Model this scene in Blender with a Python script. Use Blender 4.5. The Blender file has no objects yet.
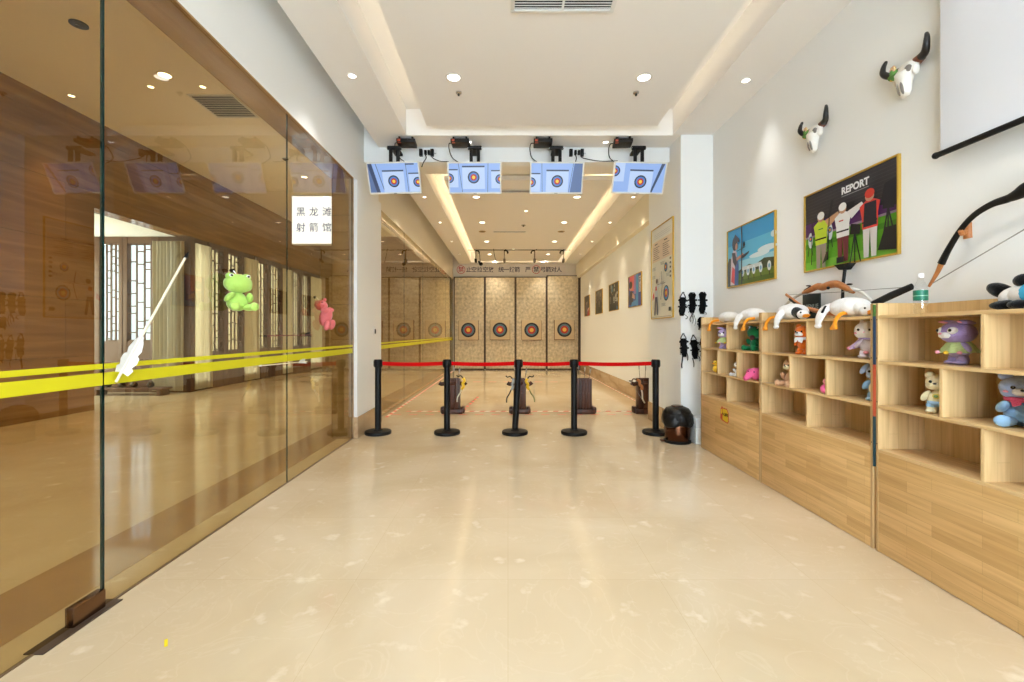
import bpy, bmesh, math, random
from mathutils import Vector, Matrix, Euler
random.seed(7)
scene = bpy.context.scene
COL = scene.collection
PI = math.pi
F, U0, V0, H = 455.0, 508.0, 333.0, 1.3      # focal length in pixels, vanishing point, eye height

def on_x(u, v, X):                            # pixel on a plane of constant X -> (Y, Z)
    Y = F * X / (u - U0)
    return Y, H - (v - V0) * Y / F
def on_y(u, v, Y):
    return (u - U0) * Y / F, H - (v - V0) * Y / F

# ------------------------------------------------------------------ materials
def lin(c):
    return tuple(((x / 255) / 12.92 if x / 255 <= .04045 else ((x / 255 + .055) / 1.055) ** 2.4) for x in c) + (1,)
MATS = {}
def nodes_of(name):
    m = bpy.data.materials.new(name); m.use_nodes = True
    nt = m.node_tree
    return m, nt, nt.nodes['Principled BSDF'], nt.nodes['Material Output']
def mat(name, c, rough=.5, metal=0, spec=.5, bump=0, bscale=60, var=0, vscale=8, sheen=0, trans=0, coat=0):
    if name in MATS: return MATS[name]
    m, nt, b, out = nodes_of(name)
    b.inputs['Base Color'].default_value = lin(c); b.inputs['Roughness'].default_value = rough
    b.inputs['Metallic'].default_value = metal; b.inputs['Specular IOR Level'].default_value = spec
    b.inputs['Coat Weight'].default_value = coat
    if sheen: b.inputs['Sheen Weight'].default_value = sheen; b.inputs['Sheen Roughness'].default_value = .4
    if bump or var:
        tc = nt.nodes.new('ShaderNodeTexCoord')
    if bump:
        n = nt.nodes.new('ShaderNodeTexNoise'); n.inputs['Scale'].default_value = bscale; n.inputs['Detail'].default_value = 3
        nt.links.new(tc.outputs['Object'], n.inputs['Vector'])
        bp = nt.nodes.new('ShaderNodeBump'); bp.inputs['Strength'].default_value = bump; bp.inputs['Distance'].default_value = .01
        nt.links.new(n.outputs['Fac'], bp.inputs['Height']); nt.links.new(bp.outputs['Normal'], b.inputs['Normal'])
    if var:
        n2 = nt.nodes.new('ShaderNodeTexNoise'); n2.inputs['Scale'].default_value = vscale; n2.inputs['Detail'].default_value = 4
        nt.links.new(tc.outputs['Object'], n2.inputs['Vector'])
        r = nt.nodes.new('ShaderNodeValToRGB')
        k0, k1 = max(0, 1 - var), 1 + var
        l = lin(c)
        r.color_ramp.elements[0].position = .3; r.color_ramp.elements[0].color = tuple(min(1, x * k0) for x in l[:3]) + (1,)
        r.color_ramp.elements[1].position = .7; r.color_ramp.elements[1].color = tuple(min(1, x * k1) for x in l[:3]) + (1,)
        nt.links.new(n2.outputs['Fac'], r.inputs['Fac']); nt.links.new(r.outputs['Color'], b.inputs['Base Color'])
    MATS[name] = m
    return m
def emit(name, c, s=1.0):
    if name in MATS: return MATS[name]
    m, nt, b, out = nodes_of(name)
    b.inputs['Base Color'].default_value = (0.01, .01, .01, 1); b.inputs['Roughness'].default_value = .3
    b.inputs['Emission Color'].default_value = lin(c); b.inputs['Emission Strength'].default_value = s
    MATS[name] = m
    return m
def glass(name, tint, ior=1.55):
    """thin sheet of glass: clear with a tint, mirror-like by Fresnel on the outer face"""
    if name in MATS: return MATS[name]
    m, nt, b, out = nodes_of(name); nt.nodes.remove(b)
    tr = nt.nodes.new('ShaderNodeBsdfTransparent'); gl = nt.nodes.new('ShaderNodeBsdfGlossy')
    gl.inputs['Roughness'].default_value = 0.0
    fr = nt.nodes.new('ShaderNodeFresnel'); fr.inputs['IOR'].default_value = ior
    ge = nt.nodes.new('ShaderNodeNewGeometry')
    inv = nt.nodes.new('ShaderNodeMath'); inv.operation = 'SUBTRACT'; inv.inputs[0].default_value = 1
    nt.links.new(ge.outputs['Backfacing'], inv.inputs[1])
    mul = nt.nodes.new('ShaderNodeMath'); mul.operation = 'MULTIPLY'
    nt.links.new(fr.outputs['Fac'], mul.inputs[0]); nt.links.new(inv.outputs[0], mul.inputs[1])
    mc = nt.nodes.new('ShaderNodeMixRGB'); mc.inputs['Color1'].default_value = tuple(tint) + (1,); mc.inputs['Color2'].default_value = (1, 1, 1, 1)
    nt.links.new(ge.outputs['Backfacing'], mc.inputs['Fac']); nt.links.new(mc.outputs['Color'], tr.inputs['Color'])
    mx = nt.nodes.new('ShaderNodeMixShader')
    nt.links.new(mul.outputs[0], mx.inputs['Fac']); nt.links.new(tr.outputs[0], mx.inputs[1]); nt.links.new(gl.outputs[0], mx.inputs[2])
    nt.links.new(mx.outputs[0], out.inputs['Surface'])
    MATS[name] = m
    return m
def swz(nt, order):
    """object coordinates with axes re-ordered, e.g. 'yzx'"""
    tc = nt.nodes.new('ShaderNodeTexCoord'); sp = nt.nodes.new('ShaderNodeSeparateXYZ'); cb = nt.nodes.new('ShaderNodeCombineXYZ')
    nt.links.new(tc.outputs['Object'], sp.inputs[0])
    for i, a in enumerate(order): nt.links.new(sp.outputs['xyz'.index(a)], cb.inputs[i])
    return cb.outputs[0]
def wood(name, order, c1, c2, row=.055, width=.42, rough=.38, spec=.4):
    """finger-jointed strips running along the first axis of order"""
    m, nt, b, out = nodes_of(name)
    v = swz(nt, order)
    br = nt.nodes.new('ShaderNodeTexBrick'); nt.links.new(v, br.inputs['Vector'])
    br.offset = .37; br.inputs['Scale'].default_value = 1
    br.inputs['Color1'].default_value = lin(c1); br.inputs['Color2'].default_value = lin(c2)
    br.inputs['Mortar'].default_value = lin(tuple(int(x * .9) for x in c2)); br.inputs['Mortar Size'].default_value = .0006
    br.inputs['Brick Width'].default_value = width; br.inputs['Row Height'].default_value = row; br.inputs['Bias'].default_value = -.1
    mp = nt.nodes.new('ShaderNodeMapping'); mp.inputs['Scale'].default_value = (2.5, 45, 45); nt.links.new(v, mp.inputs['Vector'])
    n = nt.nodes.new('ShaderNodeTexNoise'); n.inputs['Scale'].default_value = 1; n.inputs['Detail'].default_value = 5
    nt.links.new(mp.outputs[0], n.inputs['Vector'])
    mx = nt.nodes.new('ShaderNodeMixRGB'); mx.blend_type = 'MULTIPLY'; mx.inputs['Fac'].default_value = .55
    r = nt.nodes.new('ShaderNodeValToRGB'); r.color_ramp.elements[0].position = .3; r.color_ramp.elements[0].color = (.68, .6, .5, 1)
    r.color_ramp.elements[1].position = .62; r.color_ramp.elements[1].color = (1, 1, 1, 1)
    nt.links.new(n.outputs['Fac'], r.inputs['Fac']); nt.links.new(br.outputs['Color'], mx.inputs['Color1']); nt.links.new(r.outputs['Color'], mx.inputs['Color2'])
    nt.links.new(mx.outputs[0], b.inputs['Base Color'])
    b.inputs['Roughness'].default_value = rough; b.inputs['Specular IOR Level'].default_value = spec
    MATS[name] = m
    return m
def stone(name, order, ca, cb_, cc, jw, jh, rough, joint=(60, 40, 25), stretch=(1.2, 6, 6), msize=.002):
    m, nt, b, out = nodes_of(name)
    v = swz(nt, order)
    mp = nt.nodes.new('ShaderNodeMapping'); mp.inputs['Scale'].default_value = stretch; nt.links.new(v, mp.inputs['Vector'])
    n = nt.nodes.new('ShaderNodeTexNoise'); n.inputs['Scale'].default_value = 1; n.inputs['Detail'].default_value = 8; n.inputs['Distortion'].default_value = .8
    nt.links.new(mp.outputs[0], n.inputs['Vector'])
    r = nt.nodes.new('ShaderNodeValToRGB'); e = r.color_ramp.elements
    e[0].position = .3; e[0].color = lin(ca); e[1].position = .7; e[1].color = lin(cc)
    k = e.new(.5); k.color = lin(cb_)
    nt.links.new(n.outputs['Fac'], r.inputs['Fac'])
    br = nt.nodes.new('ShaderNodeTexBrick'); nt.links.new(v, br.inputs['Vector']); br.offset = .5
    br.inputs['Scale'].default_value = 1; br.inputs['Brick Width'].default_value = jw; br.inputs['Row Height'].default_value = jh
    br.inputs['Mortar Size'].default_value = msize; br.inputs['Color1'].default_value = (1, 1, 1, 1); br.inputs['Color2'].default_value = (.9, .9, .9, 1)
    br.inputs['Mortar'].default_value = lin(joint)
    mx = nt.nodes.new('ShaderNodeMixRGB'); mx.blend_type = 'MULTIPLY'; mx.inputs['Fac'].default_value = 1
    nt.links.new(r.outputs['Color'], mx.inputs['Color1']); nt.links.new(br.outputs['Color'], mx.inputs['Color2'])
    nt.links.new(mx.outputs[0], b.inputs['Base Color']); b.inputs['Roughness'].default_value = rough
    MATS[name] = m
    return m

# ------------------------------------------------------------------ mesh builder
class MB:
    def __init__(s): s.bm = bmesh.new(); s.mats = []
    def mi(s, m):
        if m not in s.mats: s.mats.append(m)
        return s.mats.index(m)
    def face(s, vs, m, smooth=False):
        try: f = s.bm.faces.new(vs)
        except ValueError: return None
        f.material_index = s.mi(m); f.smooth = smooth
        return f
    def poly(s, pts, m):
        return s.face([s.bm.verts.new(p) for p in pts], m)
    def prism(s, pts, vec, m, smooth=False):
        vec = Vector(vec)
        a = [s.bm.verts.new(p) for p in pts]; b = [s.bm.verts.new(Vector(p) + vec) for p in pts]
        fs = [s.face(a, m), s.face(b[::-1], m)]
        n = len(a)
        for i in range(n): fs.append(s.face([a[(i + 1) % n], a[i], b[i], b[(i + 1) % n]], m, smooth))
        bmesh.ops.recalc_face_normals(s.bm, faces=[f for f in fs if f])
    def box(s, x0, x1, y0, y1, z0, z1, m, bev=0, M=None, seg=2):
        g = bmesh.ops.create_cube(s.bm, size=1)
        vs = g['verts']
        T = Matrix.Translation(((x0 + x1) / 2, (y0 + y1) / 2, (z0 + z1) / 2)) @ Matrix.Diagonal((abs(x1 - x0), abs(y1 - y0), abs(z1 - z0), 1))
        bmesh.ops.transform(s.bm, matrix=T, verts=vs)
        idx = s.mi(m)
        fs = {f for v in vs for f in v.link_faces}
        for f in fs: f.material_index = idx
        if bev:
            es = list({e for f in fs for e in f.edges})
            r = bmesh.ops.bevel(s.bm, geom=es, offset=bev, segments=seg, profile=.6, affect='EDGES')
            for f in r['faces']: f.smooth = True; f.material_index = idx
            vs = list({v for f in r['faces'] for v in f.verts} | {v for v in vs if v.is_valid})
        if M is not None: bmesh.ops.transform(s.bm, matrix=M, verts=vs)
    def ring_faces(s, rings, m, cap=True, smooth=True):
        for a, b in zip(rings, rings[1:]):
            n = len(a)
            for i in range(n): s.face([a[i], a[(i + 1) % n], b[(i + 1) % n], b[i]], m, smooth)
        if cap:
            s.face(rings[0][::-1], m); s.face(rings[-1], m)
    def tube(s, pts, rad, m, n=10, flat=None, up=(0, 0, 1), cap=True):
        """tube along pts; rad scalar or list; flat = (a, b) scales across / along up"""
        P = [Vector(p) for p in pts]; N = len(P)
        R = rad if isinstance(rad, (list, tuple)) else [rad] * N
        rings = []; prev = None
        for i, p in enumerate(P):
            t = (P[min(i + 1, N - 1)] - P[max(i - 1, 0)]).normalized()
            if prev is None:
                u = Vector(up)
                if abs(u.dot(t)) > .95: u = Vector((1, 0, 0)) if abs(t.x) < .9 else Vector((0, 1, 0))
            else: u = prev
            u = (u - t * u.dot(t)).normalized(); w = t.cross(u); prev = u
            fa, fb = flat if flat else (1, 1)
            rings.append([s.bm.verts.new(p + (w * math.cos(2 * PI * k / n) * fa + u * math.sin(2 * PI * k / n) * fb) * R[i]) for k in range(n)])
        s.ring_faces(rings, m, cap)
    def cyl(s, p0, p1, r0, m, r1=None, n=20):
        s.tube([p0, p1], [r0, r0 if r1 is None else r1], m, n)
    def lathe(s, prof, m, n=28, M=None, caps=True):
        """prof: list of (r, z)"""
        rings = []
        for r, z in prof:
            rings.append([s.bm.verts.new((r * math.cos(2 * PI * k / n), r * math.sin(2 * PI * k / n), z)) for k in range(n)])
        if M is not None:
            for rg in rings:
                for v in rg: v.co = M @ v.co
        s.ring_faces(rings, m, caps)
    def ball(s, c, r, m, rot=None, u=18, v=12, fn=None):
        r = (r, r, r) if not isinstance(r, (tuple, list)) else r
        g = bmesh.ops.create_uvsphere(s.bm, u_segments=u, v_segments=v, radius=1)
        M = Matrix.Translation(c) @ (Euler(rot).to_matrix().to_4x4() if rot else Matrix()) @ Matrix.Diagonal((r[0], r[1], r[2], 1))
        if fn:
            for x in g['verts']: x.co = fn(x.co)
        bmesh.ops.transform(s.bm, matrix=M, verts=g['verts'])
        idx = s.mi(m)
        for f in {f for x in g['verts'] for f in x.link_faces}: f.material_index = idx; f.smooth = True
    def text(s, body, size, M, m, depth=.001, bold=0, align='CENTER'):
        c = bpy.data.curves.new('t', 'FONT'); c.body = body; c.size = size; c.extrude = depth; c.offset = bold
        c.align_x = align; c.align_y = 'CENTER'; c.resolution_u = 3
        o = bpy.data.objects.new('t', c); COL.objects.link(o)
        dg = bpy.context.evaluated_depsgraph_get()
        me = bpy.data.meshes.new_from_object(o.evaluated_get(dg))
        me.transform(M)
        n0 = len(s.bm.faces); s.bm.from_mesh(me); s.bm.faces.ensure_lookup_table()
        idx = s.mi(m)
        for f in s.bm.faces[n0:]: f.material_index = idx
        bpy.data.objects.remove(o); bpy.data.curves.remove(c); bpy.data.meshes.remove(me)
    def build(s, name, parent=None, loc=None, rotz=0, sharp=40, subsurf=0, remesh=0):
        me = bpy.data.meshes.new(name); s.bm.normal_update(); s.bm.to_mesh(me); s.bm.free()
        for m in s.mats: me.materials.append(m)
        if not remesh:
            try: me.set_sharp_from_angle(angle=math.radians(sharp))
            except Exception: pass
        o = bpy.data.objects.new(name, me); COL.objects.link(o)
        if parent is not None: o.parent = parent
        if loc is not None: o.location = loc
        if rotz: o.rotation_euler = (0, 0, rotz)
        if remesh:
            md = o.modifiers.new('r', 'REMESH'); md.mode = 'VOXEL'; md.voxel_size = remesh; md.use_smooth_shade = True
            sm = o.modifiers.new('s', 'SMOOTH'); sm.factor = .6; sm.iterations = 6
        if subsurf:
            md = o.modifiers.new('s', 'SUBSURF'); md.levels = subsurf; md.render_levels = subsurf
        return o

def tag(o, label, cat, group=None):
    o['label'] = label; o['category'] = cat
    if group: o['group'] = group
    return o
def thing(name, label, cat, loc=(0, 0, 0), rotz=0, group=None):
    o = bpy.data.objects.new(name, None); COL.objects.link(o)
    o.location = loc; o.rotation_euler = (0, 0, rotz); o.empty_display_size = .05
    return tag(o, label, cat, group)
def struct(name, mb, loc=None, parent=None):
    o = mb.build(name, parent, loc)
    if parent is None: o['kind'] = 'structure'
    return o
def struct_root(name, loc=(0, 0, 0)):
    o = bpy.data.objects.new(name, None); COL.objects.link(o); o.location = loc; o['kind'] = 'structure'
    return o
def dup(root, loc, label, group=None, rotz=None):
    r = root.copy(); COL.objects.link(r); r.location = loc; r['label'] = label
    if rotz is not None: r.rotation_euler = (0, 0, rotz)
    if group: r['group'] = group
    for ch in list(root.children):
        c = ch.copy(); COL.objects.link(c); c.parent = r
        for g in list(ch.children):
            d = g.copy(); COL.objects.link(d); d.parent = c
    return r
def catmull(pts, k=6):
    P = [Vector(p) for p in pts]; out = []
    for i in range(len(P) - 1):
        p0, p1, p2, p3 = P[max(i - 1, 0)], P[i], P[i + 1], P[min(i + 2, len(P) - 1)]
        for j in range(k):
            t = j / k
            out.append(.5 * ((2 * p1) + (p2 - p0) * t + (2 * p0 - 5 * p1 + 4 * p2 - p3) * t * t + (3 * p1 - p0 - 3 * p2 + p3) * t ** 3))
    out.append(P[-1])
    return out
ORD = ['first', 'second', 'third', 'fourth', 'fifth', 'sixth', 'seventh']

# ------------------------------------------------------------------ palette
WALL = mat('wall_paint', (243, 244, 242), .85, spec=.2, bump=.03, bscale=120)
WALLW = mat('wall_paint_cream', (234, 227, 210), .85, spec=.2, bump=.03, bscale=120)
CEIL = mat('ceiling_paint', (246, 244, 241), .9, spec=.15)
BLACK = mat('black_plastic', (9, 9, 10), .5, spec=.3)
BLACKM = mat('black_metal', (7, 7, 8), .45, metal=.0, spec=.25)
WHITEP = mat('white_plastic', (235, 236, 234), .35)
CHROME = mat('chrome', (190, 190, 190), .2, metal=1)
BRONZE = mat('bronze_metal', (120, 92, 70), .25, metal=1)
STEELD = mat('dark_steel', (70, 60, 52), .35, metal=1)
GOLD = mat('gold_frame', (196, 158, 62), .38, metal=.35)
WHITE = mat('white_paper', (238, 238, 235), .7, spec=.2)
RED = mat('red_belt', (196, 8, 14), .8, spec=.1)
GLASS = glass('bronze_glass', (.78, .70, .47), 1.7)
CLEAR = glass('clear_pane', (.93, .95, .95), 1.45)
W1, W2 = (226, 194, 142), (208, 172, 118)
WOODF = wood('rubberwood_panel', 'yzx', (222, 184, 126), (199, 158, 99), .06, .40)
WOODV = wood('rubberwood_upright', 'zxy', W1, W2, .06, .7)
WOODH = wood('rubberwood_board', 'yxz', W1, W2, .06, .5)
WOODB = wood('rubberwood_back', 'zyx', (214, 184, 134), (200, 166, 114), .07, .8)
WOODD = wood('dark_oiled_wood', 'zxy', (86, 46, 26), (50, 26, 15), .045, 1.2, .4)
WOODL = wood('brown_lattice_wood', 'zyx', (96, 66, 46), (76, 50, 34), .2, 2.5, .45)
STONEW = stone('brown_stone_wall', 'yzx', (130, 93, 54), (143, 106, 65), (160, 123, 80), 2.4, .92, .16, stretch=(.7, 9, 9))
STONEX = stone('brown_stone_facing', 'xzy', (150, 120, 84), (168, 138, 100), (186, 158, 120), 1.6, .55, .2)
STONEU = stone('brown_stone_soffit', 'yxz', (140, 104, 66), (164, 126, 86), (184, 148, 106), 2.4, .9, .06)
STONEB = stone('beige_stone_skirting', 'yzx', (168, 136, 98), (188, 158, 120), (206, 180, 144), .9, .5, .25, joint=(150, 120, 90))
# ================================================================== SETTING
XR, XG, XP = 2.53, -1.92, -1.863        # main side wall, glass line, pier face
ZC = 3.745                              # lower ceiling level
YB = 16.2

def marble():
    m, nt, b, out = nodes_of('polished_marble')
    tc = nt.nodes.new('ShaderNodeTexCoord'); v = tc.outputs['Object']
    n = nt.nodes.new('ShaderNodeTexNoise'); n.inputs['Scale'].default_value = .9; n.inputs['Detail'].default_value = 6; n.inputs['Distortion'].default_value = .6
    nt.links.new(v, n.inputs['Vector'])
    r = nt.nodes.new('ShaderNodeValToRGB'); e = r.color_ramp.elements
    e[0].position = .32; e[0].color = lin((202, 182, 150)); e[1].position = .68; e[1].color = lin((219, 203, 176))
    k = e.new(.5); k.color = lin((211, 193, 163))
    nt.links.new(n.outputs['Fac'], r.inputs['Fac'])
    # cream veins and chips
    n2 = nt.nodes.new('ShaderNodeTexNoise'); n2.inputs['Scale'].default_value = 2.2; n2.inputs['Detail'].default_value = 7; n2.inputs['Distortion'].default_value = 2.2
    nt.links.new(v, n2.inputs['Vector'])
    r2 = nt.nodes.new('ShaderNodeValToRGB'); e2 = r2.color_ramp.elements
    e2[0].position = .485; e2[0].color = (0, 0, 0, 1); e2[1].position = .515; e2[1].color = (0, 0, 0, 1)
    k2 = e2.new(.5); k2.color = (.09, .09, .09, 1)
    nt.links.new(n2.outputs['Fac'], r2.inputs['Fac'])
    mx = nt.nodes.new('ShaderNodeMixRGB'); mx.inputs['Color2'].default_value = lin((246, 236, 214))
    nt.links.new(r2.outputs['Color'], mx.inputs['Fac']); nt.links.new(r.outputs['Color'], mx.inputs['Color1'])
    n3 = nt.nodes.new('ShaderNodeTexNoise'); n3.inputs['Scale'].default_value = 6; n3.inputs['Detail'].default_value = 6
    nt.links.new(v, n3.inputs['Vector'])
    r3 = nt.nodes.new('ShaderNodeValToRGB'); e3 = r3.color_ramp.elements
    e3[0].position = .62; e3[0].color = (0, 0, 0, 1); e3[1].position = .75; e3[1].color = (.5, .5, .5, 1)
    nt.links.new(n3.outputs['Fac'], r3.inputs['Fac'])
    mx2 = nt.nodes.new('ShaderNodeMixRGB'); mx2.inputs['Color2'].default_value = lin((250, 242, 226))
    nt.links.new(r3.outputs['Color'], mx2.inputs['Fac']); nt.links.new(mx.outputs[0], mx2.inputs['Color1'])
    br = nt.nodes.new('ShaderNodeTexBrick'); br.offset = 0; br.inputs['Scale'].default_value = 1
    br.inputs['Brick Width'].default_value = .8; br.inputs['Row Height'].default_value = .8; br.inputs['Mortar Size'].default_value = .0012
    br.inputs['Color1'].default_value = (1, 1, 1, 1); br.inputs['Color2'].default_value = (.965, .955, .94, 1); br.inputs['Mortar'].default_value = (.88, .84, .78, 1)
    nt.links.new(v, br.inputs['Vector'])
    mm = nt.nodes.new('ShaderNodeMixRGB'); mm.blend_type = 'MULTIPLY'; mm.inputs['Fac'].default_value = 1
    nt.links.new(mx2.outputs[0], mm.inputs['Color1']); nt.links.new(br.outputs['Color'], mm.inputs['Color2'])
    nt.links.new(mm.outputs[0], b.inputs['Base Color'])
    b.inputs['Roughness'].default_value = .10; b.inputs['Specular IOR Level'].default_value = .5
    nb = nt.nodes.new('ShaderNodeTexNoise'); nb.inputs['Scale'].default_value = 2.5; nt.links.new(v, nb.inputs['Vector'])
    bp = nt.nodes.new('ShaderNodeBump'); bp.inputs['Strength'].default_value = .03; bp.inputs['Distance'].default_value = .05
    nt.links.new(nb.outputs['Fac'], bp.inputs['Height']); nt.links.new(bp.outputs['Normal'], b.inputs['Normal'])
    return m
MARBLE = marble()
m = MB(); m.box(-9.9, 2.75, -3.2, 17.3, -.12, 0, MARBLE); struct('floor', m)
BAND = mat('brown_floor_band', (170, 140, 102), .07, var=.12, vscale=2)
m = MB(); m.box(-2.52, -2.10, -3, 16.9, 0, .0015, BAND); struct('trim_6', m)

# --- main hall walls
m = MB(); m.box(XR, XR + .15, -3, YB, 0, 4.25, WALL); struct('wall_right', m)
m = MB(); m.box(2.42, XR, 6.88, YB, 3.24, 4.1, WALLW); struct('wall_right_bulkhead', m)
m = MB(); m.box(2.13, XR, 5.61, 6.88, 0, 4.1, WALL); struct('wall_right_pier', m)
m = MB(); m.box(-2.16, XP, 5.635, 6.68, 0, 3.2, WALL); m.box(-2.16, -1.90, 5.635, 6.68, 3.2, 4.25, WALL); struct('wall_left_pier', m)
m = MB(); m.box(-2.02, -1.90, -3, 5.635, 3.21, 4.25, WALL); struct('wall_left', m)
m = MB(); m.box(-2.10, -1.965, 6.68, YB, 3.21, 4.25, WALLW); struct('wall_left_range', m)
m = MB(); m.box(-2.10, XR, YB, YB + .15, 0, 4.25, WALLW); struct('wall_back', m)
m = MB(); m.box(-1.90, 2.13, 6.0, 6.16, 3.555, 4.25, WALL); struct('wall_header', m)
# wall behind the viewer, with its big window
m = MB()
m.box(-2.1, XR + .15, -3.15, -3, 0, .25, WALL); m.box(-2.1, XR + .15, -3.15, -3, 3.3, 4.25, WALL)
m.box(-2.1, -1.6, -3.15, -3, .25, 3.3, WALL); m.box(2.2, XR + .15, -3.15, -3, .25, 3.3, WALL)
struct('wall_front', m)
r = struct_root('window_9', (.3, -3.08, .25))
m = MB()
for x in (-1.9, -.63, .63, 1.9): m.box(x - .03, x + .03, -.03, .03, 0, 3.05, STEELD)
for z in (0.03, 3.02): m.box(-1.9, 1.9, -.03, .03, z - .03, z + .03, STEELD)
m.build('window_frame', r)
m = MB(); m.box(-1.87, 1.87, -.004, .004, .06, 2.99, CLEAR); m.build('pane', r)

# --- ceiling of the main hall: soffit ring, raised channel, floating panel
def ceiling(prefix, x0, x1, y0, y1, hx0, hx1, hy0, hy1, px0, px1, py0, py1):
    m = MB()
    zt = ZC + .33
    m.box(x0, hx0, y0, y1, ZC, zt, CEIL); m.box(hx1, x1, y0, y1, ZC, zt, CEIL)
    m.box(hx0, hx1, y0, hy0, ZC, zt, CEIL); m.box(hx0, hx1, hy1, y1, ZC, zt, CEIL)
    m.box(-2.1, x1, y0, y1, zt, zt + .08, CEIL)
    struct(prefix, m)
    m = MB(); m.box(px0, px1, py0, py1, ZC, ZC + .07, CEIL)
    for x in (px0 + .4, px1 - .4):
        for k in range(4):
            y = py0 + .5 + k * (py1 - py0 - 1) / 3
            m.cyl((x, y, ZC + .06), (x, y, zt + .01), .006, CHROME, n=8)
    struct(prefix + '_panel', m)
ceiling('ceiling', -1.70, XR, -3, 6.0, -1.258, 2.04, -1.2, 5.63, -.96, 1.76, -.9, 5.36)
ceiling('ceiling_range', -1.72, XR, 6.16, YB, -1.28, 1.98, 7.0, 15.75, -1.02, 1.70, 7.27, 15.45)

CHAN = mat('bronze_channel', (110, 88, 62), .4)
# --- stone around the glass, lobby side
m = MB(); m.box(-2.18, -2.021, -3, 5.6, 3.21, 4.9, STONEW); m.box(-2.18, -1.90, -3, 5.6, 3.20, 3.21, STONEU); struct('trim_1', m)
m = MB(); m.box(-2.163, -1.905, 5.60, 5.634, 0, 3.2, STONEX); struct('trim_2', m)
m = MB(); m.box(-1.905, XP, 5.622, 5.634, .27, 3.2, WHITEP); struct('trim_3', m)
m = MB(); m.box(-2.185, -2.161, 5.636, 6.7, 0, 4.9, STONEW); struct('trim_4', m)
m = MB(); m.box(-1.927, -1.911, -3, 5.6, 0, .005, CHAN); m.box(-1.973, -1.957, 6.68, YB, 0, .005, CHAN); struct('trim_5', m)
# skirtings
m = MB(); m.box(XP, XP + .012, 5.622, 6.69, 0, .26, STONEB, .003); m.box(-1.905, XP + .012, 5.61, 5.622, 0, .26, STONEB, .003); struct('baseboard_left', m)
m = MB(); m.box(XR - .014, XR, 6.88, YB, 0, .27, STONEB, .003); m.box(2.118, 2.13, 5.60, 6.89, 0, .27, STONEB, .003); struct('baseboard_right', m)

# --- glass wall of the main hall
STRIPE = mat('yellow_tape', (206, 198, 10), .6)
def glass_panel(name, X, y0, y1, z0=.008, z1=3.2, stripes=True):
    r = struct_root(name, (X, (y0 + y1) / 2, z0))
    h = (y1 - y0) / 2
    m = MB(); m.box(-.004, .004, -h, h, 0, z1 - z0, GLASS); m.build('pane', r)
    if stripes:
        for a, b in ((1.053, 1.112), (1.130, 1.155)):
            m = MB(); m.box(.0042, .0048, -h, h, a - z0, b - z0, STRIPE)
            o = m.build('safety_stripe', r); o['label'] = 'bright yellow warning stripe'
    return r
EDGE = mat('glass_edge', (22, 48, 44), .2)
def edges(r, h, z=3.19, w=.007):
    m = MB()
    for s in (-1, 1): m.box(-.0045, .0045, s * h - (w if s > 0 else 0), s * h + (0 if s > 0 else w), 0, z, EDGE)
    m.build('polished_edge', r)
d = glass_panel('door_1', XG, 1.12, 2.150); edges(d, .515, w=.004)
m = MB(); m.box(-.02, .02, .355, .515, 0, .085, BRONZE, .004); m.build('floor_hinge', d)
m = MB(); m.box(-.02, .02, .355, .515, 3.1, 3.19, BRONZE, .004); m.build('top_hinge', d)
m = MB(); m.box(-.035, .045, .2, .58, -.007, -.002, mat('hinge_brown', (72, 56, 44), .45)); m.build('hinge_plate', d)
g = glass_panel('window_1', XG, 2.158, 3.948); edges(g, .895, w=.002)
g = glass_panel('window_2', XG, 3.952, 5.60); edges(g, .824, w=.002)
g = glass_panel('window_3', XG, -2.95, 1.11)
# shooting range glass, in five panes
yy = [6.68, 8.6, 10.5, 12.4, 14.3, YB]
for i in range(5):
    g = glass_panel('window_%d' % (10 + i), -1.965, yy[i] + .002, yy[i + 1] - .002); edges(g, (yy[i + 1] - yy[i]) / 2 - .002, w=.004)

# --- lobby beyond the glass
ZL = 4.9
LCEIL = mat('lobby_ceiling_paint', (250, 242, 226), .8, spec=.2)
m = MB(); m.box(-7.0, -2.18, -3.1, 17.1, ZL, ZL + .1, LCEIL); struct('ceiling_lobby', m)
m = MB(); m.box(-7.3, -7.0, -3.1, 7.7, 0, ZL, STONEW); m.box(-7.3, -7.0, 7.7, 17.1, 3.42, ZL, STONEW); struct('wall_lobby_left', m)
m = MB(); m.box(-9.7, -7.3, 7.5, 7.7, 0, 3.42, WALL); m.box(-9.85, -9.7, 7.5, 7.85, 0, 3.5, WALL); m.box(-9.85, -9.7, 9.75, 10.2, 0, 3.5, WALL); m.box(-9.85, -9.7, 7.85, 9.75, 0, .3, WALL); m.box(-9.85, -9.7, 7.85, 9.75, 3.2, 3.5, WALL); struct('wall_lobby_recess', m)
r = struct_root('window_17', (-9.78, 8.8, .3)); m = MB()  # unseen window, added so daylight brightens the recess ceiling
for y in (-.95, 0, .95): m.box(-.03, .03, y - .03, y + .03, 0, 2.9, WOODL)
for z in (.03, 2.87): m.box(-.03, .03, -.95, .95, z - .03, z + .03, WOODL)
m.build('window_frame', r); m = MB(); m.box(-.004, .004, -.92, .92, .06, 2.84, CLEAR); m.build('pane', r)
m = MB(); m.box(-9.85, -7.3, 7.5, 10.2, 3.42, 3.5, WALL); struct('ceiling_recess', m)
m = MB(); m.box(-7.3, -2.1, 17, 17.2, 0, ZL, STONEX); struct('wall_lobby_back', m)
m = MB(); m.box(-7.3, -2.1, -3.25, -3.05, 0, ZL, STONEX); struct('wall_lobby_front', m)
m = MB(); m.box(-2.18, -2.1, 6.7, 17, 3.2, ZL, STONEW); struct('wall_lobby_right', m)

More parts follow.
